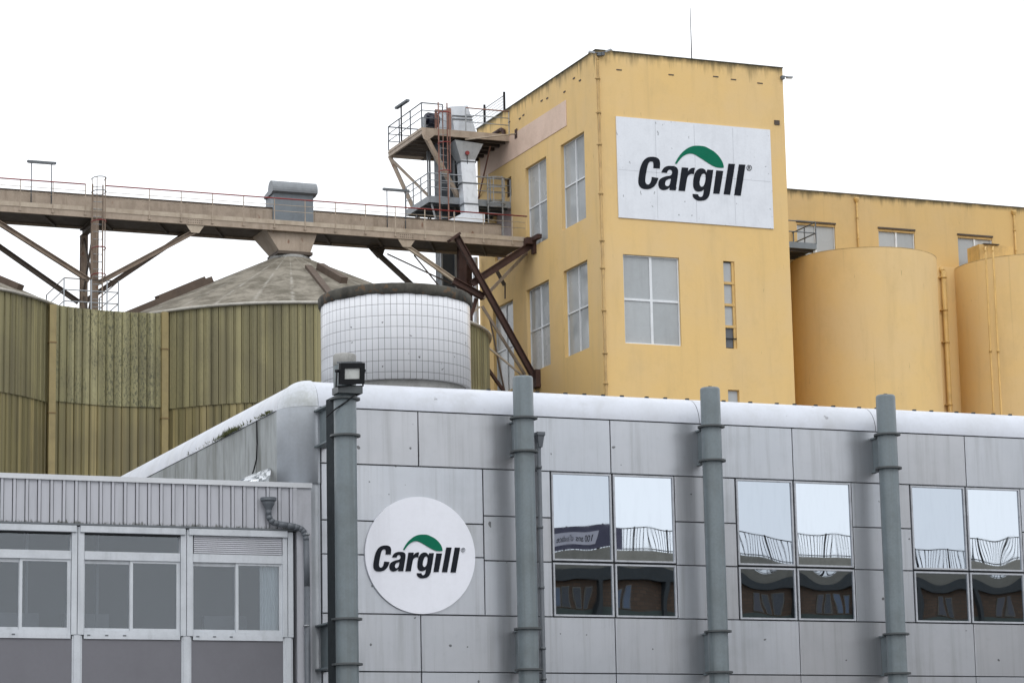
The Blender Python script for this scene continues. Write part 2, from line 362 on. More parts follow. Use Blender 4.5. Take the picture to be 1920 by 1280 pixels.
nt.links.new(cmw.outputs[2], bg.inputs['Color']); bg.inputs['Strength'].default_value = .15
sl = bpy.data.lights.new('sun', 'SUN'); sl.energy = .5; sl.angle = math.radians(25); sl.color = (1, .97, .93)
so = bpy.data.objects.new('sun', sl); C.objects.link(so)
sd = Vector((math.sin(SUN_AZ)*math.cos(SUN_EL), math.cos(SUN_AZ)*math.cos(SUN_EL), math.sin(SUN_EL)))
so.rotation_euler = sd.to_track_quat('Z', 'Y').to_euler(); so.location = (0, -20, 60)
S.view_settings.view_transform = 'Standard'; S.view_settings.look = 'None'; S.view_settings.gamma = 1; S.view_settings.exposure = 0.15
S.view_settings.use_curve_mapping = False

# ------------------------------------------------------------------ ground
g = MB(); g.add([(-900,-900,0),(900,-900,0),(900,900,0),(-900,900,0)], [(0,1,2,3)]); o = g.build('ground', M['ground'], base=(0,0,0)); o['kind'] = 'structure'
del o['_b']

# ------------------------------------------------------------------ lettering outlines (traced, 10.667 px per photo px from 1190,265)
def spline(pts):
    """closed outline; a point with a third element is a corner"""
    n = len(pts); out = []
    for i in range(n):
        p0, p1, p2, p3 = pts[i-1], pts[i], pts[(i+1) % n], pts[(i+2) % n]
        if len(p1) == 3 and len(p2) == 3: out.append(p1[:2]); continue
        a0 = p1 if len(p1) == 3 else p0; a3 = p2 if len(p2) == 3 else p3
        for k in range(6):
            t = k/6
            out.append(tuple(.5*(2*p1[j]+(p2[j]-a0[j])*t+(2*a0[j]-5*p1[j]+4*p2[j]-a3[j])*t*t+(3*p1[j]-a0[j]-3*p2[j]+a3[j])*t**3) for j in (0, 1)))
    return out
GLYPH = {
 'C': [[(490,553,1),(495,470),(490,410),(460,355),(400,325),(320,318),(240,335),(170,390),(125,470),(95,560),(75,670),(62,770),(65,850),(90,910),(140,950),(220,965),(300,955),(370,915),(420,850),(450,780),(460,740,1),(330,722,1),(322,780),(305,830),(275,865),(240,870),(210,845),(198,795),(205,710),(220,620),(240,520),(260,455),(290,420),(325,410),(355,425),(363,465),(362,543,1)]],
 'a': [[(522,628,1),(545,575),(590,525),(650,502),(710,500),(780,508),(830,535),(855,590),(850,680),(830,820),(815,920),(808,990,1),(685,980,1),(686,925,1),(650,960),(600,980),(545,980),(490,950),(463,890),(465,820),(495,765),(550,730),(620,705),(690,695),(725,670),(738,630),(725,590),(690,573),(655,590),(632,637,1)],
       [(712,752,1),(650,770),(610,800),(595,850),(605,890),(640,905),(675,890),(695,850),(708,790)]],
 'r': [[(930,530,1),(1058,538,1),(1050,615,1),(1090,565),(1140,540),(1190,540,1),(1172,665,1),(1120,660),(1070,680),(1040,730),(1025,800),(993,1003,1),(863,995,1)]],
 'g': [[(1443,575,1),(1558,580,1),(1540,720),(1520,860),(1500,980),(1480,1080),(1440,1150),(1380,1185),(1300,1195),(1230,1185),(1170,1140),(1150,1100),(1145,1060,1),(1258,1068,1),(1265,1100),(1290,1118),(1325,1115),(1352,1085),(1365,1030),(1375,965,1),(1345,995),(1300,1010),(1240,1010),(1190,980),(1160,910),(1158,820),(1170,720),(1195,640),(1240,580),(1300,550),(1365,558),(1405,595),(1418,640,1)],
       [(1360,650),(1325,680),(1300,740),(1285,820),(1290,880),(1320,915),(1360,900),(1390,850),(1405,760),(1405,690),(1390,660)]],
 'i': [[(1620,590,1),(1758,600,1),(1683,1058,1),(1557,1050,1)]],
 'l': [[(1863,455,1),(1993,463,1),(1895,1076,1),(1767,1065,1)]],
 'll': [[(2073,470,1),(2201,478,1),(2108,1095,1),(1978,1083,1)]]}
LEAF = [(793,455,1),(830,380),(880,300),(950,220),(1040,150),(1130,110),(1230,97),(1373,110),(1473,155),(1573,215),(1653,290),(1713,370),(1753,450),(1770,535,1),(1690,537),(1600,520),(1500,470),(1400,405),(1300,340),(1220,290),(1150,258),(1080,255),(1000,280),(930,330),(880,385),(830,455,1)]
T, G = 100.0, 52.0
def g2p(u, v):
    p = at(1190+u/10.667, 265+v/10.667, Y=T); return (p.x, p.z)
def logo(parent, Yf, xf, ring_mat):
    """xf maps the traced plane coordinates to (X, Z) on the sign at depth Yf"""
    f0 = lambda a, b: (a, Yf-.012, b); f1 = lambda a, b: (a, Yf+.004, b)
    for ch in GLYPH:
        mb = MB(); mb.extr([[xf(*g2p(*p)) for p in spline(L)] for L in GLYPH[ch]], f0, f1); mb.build('letter', M['ink'], parent)
    mb = MB(); mb.extr([[xf(*g2p(*p)) for p in spline(LEAF)]], f0, f1); mb.build('leaf_emblem', M['green'], parent)
    mb = MB(); c = (2278, 540)
    ring = lambda r: [xf(*g2p(c[0]+r*math.cos(2*PI*k/24), c[1]+r*1.08*math.sin(2*PI*k/24))) for k in range(24)]
    mb.extr([ring(52), ring(44)], f0, f1)
    for poly in ([(2258,510),(2266,510),(2264,575),(2256,575)], [(2266,510),(2290,512),(2298,526),(2290,542),(2266,541),(2266,534),(2286,534),(2290,526),(2286,518),(2266,517)], [(2274,541),(2282,541),(2302,578),(2293,577)]):
        mb.extr([[xf(*g2p(*p)) for p in poly]], f0, f1)
    mb.build('registered_mark', ring_mat, parent)

# ================================================================== grey office building
Xs = 16.62; RC = .60; Xc = Xs+RC; Yc = G+RC; XE = 44.0; YB = 76.0
ZP = 10.67; RP = .57
office = thing('office_building', 'long grey metal-clad office building with a rounded white parapet and mirrored windows', 'building', (30, 62, 0))
wl = MB(); wl.box(Xc+.02, G+.05, 0, XE, YB, ZP+.05); wl.box(Xs+.06, Yc+.02, 0, Xc+.02, YB, ZP+.05); wl.build('core_wall', M['darkgap'], office)
rf = MB(); rf.box(Xs+.5, G+.5, ZP+.05, XE, YB, ZP+.35); rf.build('roof', M['roof'], office)
ZR = [10.66, 9.565, 6.66, 5.55]
zw0, zw1, zwm = 6.675, 9.55, 7.76
wins = [(22.13, 23.46, 24.83), (26.25, 27.57, 28.92), (30.35, 31.68, 33.02), (34.45, 35.78, 37.12)]
gp = .0085; prn = random.Random(9)
def pan(x0, x1, z0, z1):
    pm = MB(); dy = prn.uniform(-.003, .003)
    pm.bbox(x0+gp, G+dy, z0+gp, x1-gp, G+.045, z1-gp, .008); pm.build('cladding_panel', M[prn.choice(('panel', 'panel_b', 'panel_c'))], office)
xj = [Xc+.07] + [19.31+2.07*k for k in range(0, 12)]
xj = [x for x in xj if x < XE] + [XE]
for a, b in zip(xj, xj[1:]):
    pan(a, b, ZR[1], ZR[0]); pan(a, b, ZR[3], ZR[2]); pan(a, b, 3.4, ZR[3])
zmid = [9.565, 8.63, 7.745, 6.66]
xl = Xc+.07; x907 = 20.66
pan(xl, x907, 8.46, 9.565); pan(xl, x907, 7.80, 8.46); pan(xl, x907, 6.66, 7.80)
for a, b in zip(zmid, zmid[1:]):
    pan(x907, 21.38, b, a)
    prev = 21.38
    for (x0, x1, x2) in wins:
        pan(prev, x0-.02, b, a); nx = x2+.72; pan(x2+.02, nx, b, a); prev = nx
    pan(prev, 40.4, b, a); pan(40.4, XE, b, a)
# side wall cladding
sp = MB(); yj = [Yc+.02] + [at(x, 860, X=Xs).y for x in (481, 369, 329)] + [YB]
yj = sorted(yj)
for a, b in zip(yj, yj[1:]): sp.box(Xs, a+.012, 0, Xs+.05, b-.012, ZP-.012)
sp.build('side_cladding', M['side'], office)
# rounded corner
def quarter(mb, R, z0, z1, n=14):
    vs = []
    for k in range(n+1):
        t = PI + PI/2*k/n; vs += [(Xc+R*math.cos(t), Yc+R*math.sin(t), z0), (Xc+R*math.cos(t), Yc+R*math.sin(t), z1)]
    mb.add(vs, [(2*k, 2*k+2, 2*k+3, 2*k+1) for k in range(n)], True)
cm = MB(); quarter(cm, RC, 0, 9.2); cm.box(Xc, G, 3.4, Xc+.05, G+.05, 9.2); cm.build('corner_cladding', M['cornerpanel'], office)
cb = MB(); quarter(cb, RC+.035, 9.16, ZP-.01); cb.box(Xc, G-.035, 9.16, Xc+.045, G+.04, ZP-.01); 
vs = [(Xc, Yc, 9.16)]
for k in range(15):
    t = PI+PI/2*k/14; vs.append((Xc+(RC+.035)*math.cos(t), Yc+(RC+.035)*math.sin(t), 9.16))
cb.add(vs, [(0, k+1, k+2) for k in range(14)])
cb.build('corner_panel', M['cornerpanel'], office)
# parapet: quarter-round sections, with seams
def par_front(x0, x1):
    mb = MB(); n = 16; vs = []
    for k in range(n+1):
        t = PI/2*k/n; y = G-.012+RP*(1-math.cos(t)); z = ZP+RP*math.sin(t); vs += [(x0+.006, y, z), (x1-.006, y, z)]
    vs += [(x0+.006, G+1.6, ZP+RP), (x1-.006, G+1.6, ZP+RP)]
    mb.add(vs, [(2*k, 2*k+1, 2*k+3, 2*k+2) for k in range(n)], True); mb.add(vs[-4:], [(0, 1, 3, 2)])
    mb.box(x0+.006, G-.010, ZP-.0, x1-.006, G+.03, ZP+.02)
    return mb
px_seams = [at(998, 745, Y=G).x, at(1310, 762, Y=G).x, at(1640, 775, Y=G).x, 33.6, 38.0, XE]
prev = Xc+.02
for xs_ in px_seams:
    par_front(prev, xs_).build('parapet_section', M['parapet'], office); prev = xs_
bk = MB(); n = 12; vs = []
for k in range(n+1):
    t = PI/2*k/n; vs += [(Xc, G+.01+(RP-.02)*(1-math.cos(t)), ZP+(RP-.02)*math.sin(t)), (XE, G+.01+(RP-.02)*(1-math.cos(t)), ZP+(RP-.02)*math.sin(t))]
bk.add(vs, [(2*k, 2*k+1, 2*k+3, 2*k+2) for k in range(n)], True); bk.build('seam_backing', M['darkgap'], office)
# the side run of the parapet
mb = MB(); n = 16; vs = []
for k in range(n+1):
    t = PI/2*k/n; x = Xs-.012+RP*(1-math.cos(t)); z = ZP+RP*math.sin(t); vs += [(x, Yc+.02, z), (x, YB, z)]
vs += [(Xs+1.6, Yc+.02, ZP+RP), (Xs+1.6, YB, ZP+RP)]
mb.add(vs, [(2*k, 2*k+1, 2*k+3, 2*k+2) for k in range(n)], True); mb.add(vs[-4:], [(0, 1, 3, 2)]); mb.box(Xs-.01, Yc+.02, ZP, Xs+.03, YB, ZP+.02)
mb.build('parapet_section', M['parapet'], office)
# domed corner
mb = MB(); n = 14; vs = []; R0 = RC+.03
for i in range(n+1):
    ph = PI/2*i/n; rr = R0-(RP+.02)*(1-math.cos(ph)); z = ZP+(RP+.025)*math.sin(ph)
    for k in range(n+1):
        t = PI+PI/2*k/n; vs.append((Xc+.02+rr*math.cos(t), Yc+.02+rr*math.sin(t), z))
mb.add(vs, [(i*(n+1)+k, i*(n+1)+k+1, (i+1)*(n+1)+k+1, (i+1)*(n+1)+k) for i in range(n) for k in range(n)], True)
mb.build('corner_dome', paint('mossy_white_metal', (.56, .59, .64, 1), (.16, .17, .10, 1), .45, 1.5, rough=.4), office)
# small fixings along the roof edge
fx = MB(); fx.box(-.035, -.03, 0, .035, .03, .025)
fx0 = None; x = 21.0; tt = math.radians(80)
while x < XE:
    y = G-.012+RP*(1-math.cos(tt)); z = ZP+RP*math.sin(tt)+.012
    if fx0 is None:
        m2 = MB(); m2.box(x-.035, y-.03, z-.015, x+.035, y+.03, z+.013); fx0 = m2.build('roof_fixing', M['darkgap'], office); fxx = x
    else:
        c = fx0.copy(); C.objects.link(c); c.parent = office; c.location = (x-fxx, 0, 0)
    x += random.choice((.42, .5, .56, .62))
# windows with bowed mirror panes
def pane(x0, x1, z0, z1, Y, ph, tz, tzl, tzc, low=False):
    """one slightly warped pane: tz tilts it, tzl twists it, tzc bows it"""
    mb = MB(); n = 32; vs = []
    for i in range(n+1):
        for k in range(n+1):
            u = k/n; v = i/n
            d = .00012*math.sin(2*PI*u*1.3+ph)*math.sin(2*PI*v*.9+ph*2)+.000035*math.sin(2*PI*u*2.6+ph*3)*math.cos(PI*v)
            d += (tz+tzl*(u-.5))*(v-.5)*(z1-z0)
            d += tzc*math.sin(PI*u)**2*(z1-z0)*((max(0, v-.45)**2) if low else -(max(0, .55-v)**2))/1.1
            vs.append((x0+(x1-x0)*u, Y+d, z0+(z1-z0)*v))
    mb.add(vs, [(i*(n+1)+k, i*(n+1)+k+1, (i+1)*(n+1)+k+1, (i+1)*(n+1)+k) for i in range(n) for k in range(n)], True)
    return mb
WARP = {(0,1,0):(-.0002,-.0022,0), (0,1,1):(0,.0006,-.0006), (0,0,0):(-.0004,-.001,.0012), (0,0,1):(0,.0005,-.001),
        (1,1,0):(.0016,.0034,0), (1,1,1):(.0003,0,0), (1,0,0):(.0006,.0006,.0078), (1,0,1):(.0002,0,.0088),
        (2,1,0):(.0046,0,0), (2,1,1):(-.0002,-.0012,.0022), (2,0,0):(.0008,0,.0040), (2,0,1):(.0002,.0004,.0075)}
for wi, (x0, xm, x1) in enumerate(wins):
    fr = MB(); Yf = G-.012; b = .035
    for (a, c) in ((x0, xm-.022), (xm+.022, x1)):
        for (z0, z1) in ((zw0, zwm-.022), (zwm+.022, zw1)):
            fr.box(a, Yf, z0, a+b, Yf+.05, z1); fr.box(c-b, Yf, z0, c, Yf+.05, z1)
            fr.box(a+b, Yf, z0, c-b, Yf+.05, z0+b); fr.box(a+b, Yf, z1-b, c-b, Yf+.05, z1)
    wf = fr.build('window', M['frame'], office)
    k = 0
    for zi, (z0, z1) in enumerate(((zw0, zwm-.022), (zwm+.022, zw1))):
        for xi, (a, c) in enumerate(((x0, xm-.022), (xm+.022, x1))):
            k += 1
            pn = pane(a+b-.004, c-b+.004, z0+b-.004, z1-b+.004, G+.018, wi*1.7+k*.9, *WARP.get((wi, zi, xi), (.0005, .001, .002)), low=(zi == 0))
            pn.build('pane', M['mirror_c'] if zi == 0 else M['mirror_a'] if xi == 0 else M['mirror_b'], wf)

# ---- things on the office front
disc = thing('round_sign', 'round white sign with a dark wordmark and green leaf on the grey office front', 'sign', (19.31, G-.05, 6.66))
cx, cz, rx = 19.305, 7.815, 1.145
mb = MB(); L = [(cx+rx*math.cos(2*PI*k/96), cz+rx*math.sin(2*PI*k/96)) for k in range(96)]
mb.extr([L], lambda a, b: (a, G-.05, b), lambda a, b: (a, G-.004, b)); mb.build('disc', M['signw2'], disc)
pA, pB = at(700, 1060, Y=G-.05), at(862, 1060, Y=G-.05); sA, sB = at(1196, 340, Y=T), at(1396.5, 340, Y=T)
sc = (pB.x-pA.x)/(sB.x-sA.x); zC = at(714, 1070.5, Y=G-.05).z; zS = at(1211, 355.3, Y=T).z
logo(disc, G-.055, lambda a, b: (pA.x+(a-sA.x)*sc, zC+(b-zS)*sc), M['greymark'])
# downpipe beside the second column
dp = thing('downpipe', 'slim dark grey downpipe with a square hopper beside the second column', 'pipe', (21.72, G-.1, 0))
pp = at(1012, 812, Y=G-.12)
mb = MB(); mb.lathe(pp.x, G-.12, [(.0, pp.z+.02), (.12, pp.z+.02), (.12, pp.z-.04), (.095, pp.z-.07), (.055, pp.z-.28), (.0, pp.z-.28)], 4, PI/4, PI/4+2*PI, False); mb.build('hopper_head', M['hopper'], dp)
mb = MB(); mb.tube((pp.x-.02, G-.1, pp.z-.2), (pp.x-.02, G-.1, 0), .045, 12); mb.build('pipe', M['hopper'], dp)
for zz in (9.6, 8.4, 7.2, 6.0, 5.4):
    mb = MB(); mb.tube((pp.x-.02, G-.1, zz), (pp.x-.02, G-.1, zz+.05), .058, 12); mb.box(pp.x-.03, G-.08, zz, pp.x-.01, G-.001, zz+.04); mb.build('pipe_clamp', M['galvdark'], dp)
# cable, foil, moss on the side wall
mb = MB(); mb.path([at(481, 788, X=Xs-.02), at(482, 830, X=Xs-.02), at(481, 860, X=Xs-.03), at(476, 880, X=Xs-.05), at(472, 892, X=Xs-.1)], .014, 6)
tag(mb.build('cable', M['black']), 'thin black cable hanging down the stained side wall of the grey building', 'cable')
ms = MB(); rnd = random.Random(3)
for k in range(420):
    t = rnd.choice([rnd.gauss(.30, .04), rnd.gauss(.36, .03), rnd.random()*.6, rnd.gauss(.30, .03), rnd.gauss(.06, .02)])
    y = at(520-t*250/.9, 860, X=Xs).y; h = .02+.10*rnd.random()*math.exp(-abs(t-.32)*7)+.03*rnd.random()
    p = Vector((Xs-.02-.05*rnd.random(), max(y, Yc+.3), ZP+rnd.uniform(-.01, .03))); q = p+Vector((rnd.uniform(-.05, .02), rnd.uniform(-.09, .09), h)); s_ = Vector((rnd.uniform(-.01, .01), .018, 0))
    ms.add([p-s_, p+s_, q], [(0, 1, 2)])
o = ms.build('moss', M['plant']); o['kind'] = 'stuff'; o['label'] = 'green moss growing along the joint under the sloping white parapet'
fo = MB(); rnd = random.Random(5); A = [at(444, 903, Y=52.55), at(505, 905, Y=52.45), at(507, 876, Y=53.1), at(470, 889, Y=53.2)]
n = 8; vs = []
for i in range(n+1):
    for k in range(n+1):
        u, v = k/n, i/n; p = (A[0]*(1-u)+A[1]*u)*(1-v)+(A[3]*(1-u)+A[2]*u)*v
        vs.append(p+Vector((rnd.uniform(-.01, .01), rnd.uniform(-.04, .04), rnd.uniform(-.012, .012))))
fo.add(vs, [(i*(n+1)+k, i*(n+1)+k+1, (i+1)*(n+1)+k+1, (i+1)*(n+1)+k) for i in range(n) for k in range(n)])
tag(fo.build('foil_flashing', M['foil']), 'crumpled silver foil flashing where the low roof meets the grey corner', 'flashing')

# ================================================================== steel columns
def column(xpx, ytop, rings, Yp, label, fin=False, wpx=38):
    top = at(xpx, ytop, Y=Yp); X = top.x; r = .203 if not fin else .215
    t = thing('steel_column', label, 'column', (X, Yp, 0), 'grey steel columns along the office front')
    mb = MB(); prof = [(r, 0), (r, top.z-.05), (r*.97, top.z-.02), (r*.88, top.z)]; mb.lathe(X, Yp, prof+[(0, top.z+.004)], 36)
    mb.build('shaft', M['steel_grey'], t)
    zs = [at(xpx, y, Y=Yp-.25).z for y in rings]
    for z in zs:
        mb = MB(); mb.lathe(X, Yp, [(r-.01, z+.018), (r+.075, z+.018), (r+.075, z-.018), (r-.01, z-.018)], 36, smooth=False)
        mb.box(X-.1, Yp+r-.02, z-.016, X+.1, Yp+r+.18, z+.016); mb.build('collar', M['steel_dark'], t)
    for za, zb in ((zs[0], zs[1]), (zs[2], zs[3])):
        mb = MB(); y0 = Yp+r-.02; y1 = G-.005
        mb.box(X-.015, y0, zb+.02, X+.015, y1, za-.02); bw = .13 if fin else .055; mb.box(X-bw, y0, za-.018, X+bw, y1, za+.014); mb.box(X-bw, y0, zb-.014, X+bw, y1, zb+.018)
        mb.build('bracket', M['steel_grey'], t)
    if fin:
        mb = MB(); mb.box(X-r*.98, Yp+.06, 0, X-r*.98+.03, Yp+.50, top.z-.78); mb.box(X+.15, Yp+.06, 0, X+.18, Yp+.50, top.z-.78); mb.box(X-r*.98+.03, Yp+.40, 0, X+.15, Yp+.44, top.z-.78); mb.build('fin_plate', M['findark'], t)
    else:
        mb = MB(); mb.box(X-.03, Yp-.03, top.z, X+.03, Yp+.03, top.z+.035); mb.build('cap_bolt', M['rust'], t)
    return t, X, top.z
Yq = 51.38
p1, X1, Z1 = column(646, 667, (744, 813, 1158, 1243), 50.48, 'leftmost grey steel column, with a floodlight fixed near its top', True)
column(980, 706, (780, 843, 1176, 1253), Yq, 'grey steel column between the round sign and the first mirrored window')
column(1331, 727, (796, 860, 1181, 1258), Yq, 'grey steel column between the first and second mirrored windows from the left')
column(1660, 741, (811, 874, 1186, 1260), Yq, 'grey steel column to the right of the second mirrored window, with two small chips')
# weathered stub on top of the first column
mb = MB(); mb.lathe(X1, 50.48, [(.2155, Z1-.20), (.222, Z1-.19), (.222, Z1+.0), (.19, Z1+.03), (0, Z1+.035)], 28); mb.build('weathered_cap', M['concrete'], p1)
# floodlight
Yl = 50.08
fl = thing('floodlight', 'black rectangular floodlight with a white lens on the leftmost column', 'floodlight', (X1+.08, Yl, Z1-.66))
c0 = at(658, 700, Y=Yl); Rm = Matrix.Rotation(math.radians(-6), 3, 'Y') @ Matrix.Rotation(math.radians(14), 3, 'Z') @ Matrix.Rotation(math.radians(14), 3, 'X')
def loc(a, b, c): return c0+Rm @ Vector((a, b, c))
def obox(mb, a0, b0, c0_, a1, b1, c1):
    mb.add([loc(a0,b0,c0_),loc(a1,b0,c0_),loc(a1,b1,c0_),loc(a0,b1,c0_),loc(a0,b0,c1),loc(a1,b0,c1),loc(a1,b1,c1),loc(a0,b1,c1)], [(0,3,2,1),(4,5,6,7),(0,1,5,4),(1,2,6,5),(2,3,7,6),(3,0,4,7)])
mb = MB(); W, H, t_ = .275, .20, .10
obox(mb, -W, -.06, -H, W, -.0, -H+t_); obox(mb, -W, -.06, H-t_, W, 0, H); obox(mb, -W, -.06, -H+t_, -W+t_, 0, H-t_); obox(mb, W-t_, -.06, -H+t_, W, 0, H-t_)
mb.build('front_frame', M['black'], fl)
mb = MB(); a = [loc(-W,0,-H), loc(W,0,-H), loc(W,0,H), loc(-W,0,H)]; b_ = [loc(-W*.7,.16,-H*.65), loc(W*.7,.16,-H*.65), loc(W*.7,.16,H*.65), loc(-W*.7,.16,H*.65)]
mb.add(a+b_, [(0,1,5,4),(1,2,6,5),(2,3,7,6),(3,0,4,7),(4,5,6,7)])
for k in range(9): obox(mb, -W+.05+k*.058, .01, H-.02, -W+.07+k*.058, .15, H+.018)
mb.build('housing', M['galvdark'], fl)
mb = MB(); obox(mb, -W+t_-.002, -.03, -H+t_-.002, W-t_+.002, -.02, H-t_+.002); mb.build('lens', paint('frosted_lens', (.62, .64, .62, 1), (.28, .29, .28, 1), .6, 5, rough=.12), fl)
mb = MB(); mb.bar(loc(-W-.03, .02, .06), loc(-W-.03, .04, -H-.04), .02, .05); mb.bar(loc(W+.03, .02, .06), loc(W+.03, .04, -H-.04), .02, .05); mb.bar(loc(-W-.03, .04, -H-.045), loc(W+.03, .04, -H-.045), .05, .02)
mb.tube(loc(-W-.06, .02, .05), loc(-W+.01, .02, .05), .03, 8); mb.tube(loc(W+.06, .02, .05), loc(W-.01, .02, .05), .03, 8); mb.build('yoke', M['black'], fl)
mb = MB(); zb = c0.z-.36; mb.box(X1-.25, 50.14, zb, X1+.24, 50.20, zb+.13); mb.box(X1-.25, 50.20, zb, X1-.22, 50.5, zb+.13); mb.box(X1+.21, 50.20, zb, X1+.24, 50.5, zb+.13); mb.build('mounting_bracket', M['steel_dark'], fl)
mb = MB(); mb.path([loc(.05, .1, -H-.05), (X1+.1, 50.15, zb-.02), (X1-.05, 50.22, zb-.15), (X1-.23, 50.36, zb-.28), (X1-.33, 50.6, zb-.4)], .014, 6); mb.build('cable', M['black'], fl)

# ================================================================== low annex
YL = 51.8; A_ = lambda x, y: at(x, y, Y=YL)
XR = A_(583, 910).x; zc1 = A_(290, 896).z; zc0 = zc1-.095; zf0 = A_(233, 983.5).z
annex = thing('annex_building', 'low grey annex with a ribbed metal fascia and sliding windows', 'building', (11, 57, 0))
mb = MB(); mb.box(-14, YL+1.6, 0, Xs-.04, YL+14, zc0-.12); mb.build('back_wall', M['room'], annex)
mb = MB(); mb.box(-14, YL+.03, zf0+.02, XR-.05, YL+1.6, zc0-.02); mb.box(-14, YL+1.6, zc0-.12, Xs-.04, YL+14, zc0-.02); mb.build('roof', M['roof'], annex)
mb = MB(); mb.box(-14, YL-.05, zc0, XR+.01, YL+.42, zc1); mb.build('coping', M['coping'], annex)
# ribbed fascia
pit = (A_(1000/3, 940).x-A_(37/3, 940).x)/14
xe = A_(551, 940).x; mb = MB(); x = xe-.02; vs = []
prof = [(0, 0), (-.002, .045), (-.014, .045), (-.016, -.026), (-.066, -.026), (-.068, .045), (-.080, .045), (-.082, 0)]
while x > -14:
    for a, d in prof: vs.append((x+a, YL-.0+d))
    x -= pit
n = len(vs); mb.add([(a, d, zf0) for a, d in vs]+[(a, d, zc0+.01) for a, d in vs], [(k, k+1, n+k+1, n+k) for k in range(n-1)])
mb.build('fascia', m_fascia(zf0), annex)
mb = MB(); mb.box(-14, YL+.02, zf0, xe, YL+.05, zc0); mb.build('fascia_backing', M['darkgap'], annex)
mb = MB(); mb.box(xe+.05, YL-.012, 0, XR, YL+.3, zc0-.004); mb.box(xe-.03, YL-.04, zf0-.02, xe+.052, YL+.02, zc0-.004); mb.build('corner_trim', M['fascia'], annex)
mb = MB(); mb.box(-14, YL-.06, zf0-.035, xe+.06, YL+.05, zf0); mb.build('drip_edge', M['galvdark'], annex)
# bays
zb0 = A_(130, 1180).z; zb1 = zf0-.035
bay = A_(350, 1100).x-A_(145.5, 1100).x
mx0 = A_(350, 1100).x; xr_end = A_(545, 1100).x
edges = [mx0+bay*.955] + [mx0-bay*k for k in range(0, 9)]
Z = lambda y, x=350: A_(x, y).z
z_box0 = Z(1003); z_top0 = Z(1037); z_rail0 = Z(1052.5); z_sill1 = Z(1183.5); z_sill0 = Z(1199)
for i, xm in enumerate(edges):
    mb = MB(); wd = .235 if i else .21
    mb.bbox(xm-wd/2, YL-.02, z_sill0+.07, xm-.012, YL+.12, zb1-.02, .006); mb.bbox(xm+.0, YL-.02, z_sill0+.07, xm+wd/2, YL+.12, zb1-.02, .006)
    mb.bbox(xm-.065, YL-.012, 0, xm+.065, YL+.11, z_sill0+.068, .006); mb.box(xm-.095, YL+.012, 0, xm+.095, YL+.1, z_sill0+.06)
    mb.build('mullion', M['alu'], annex)
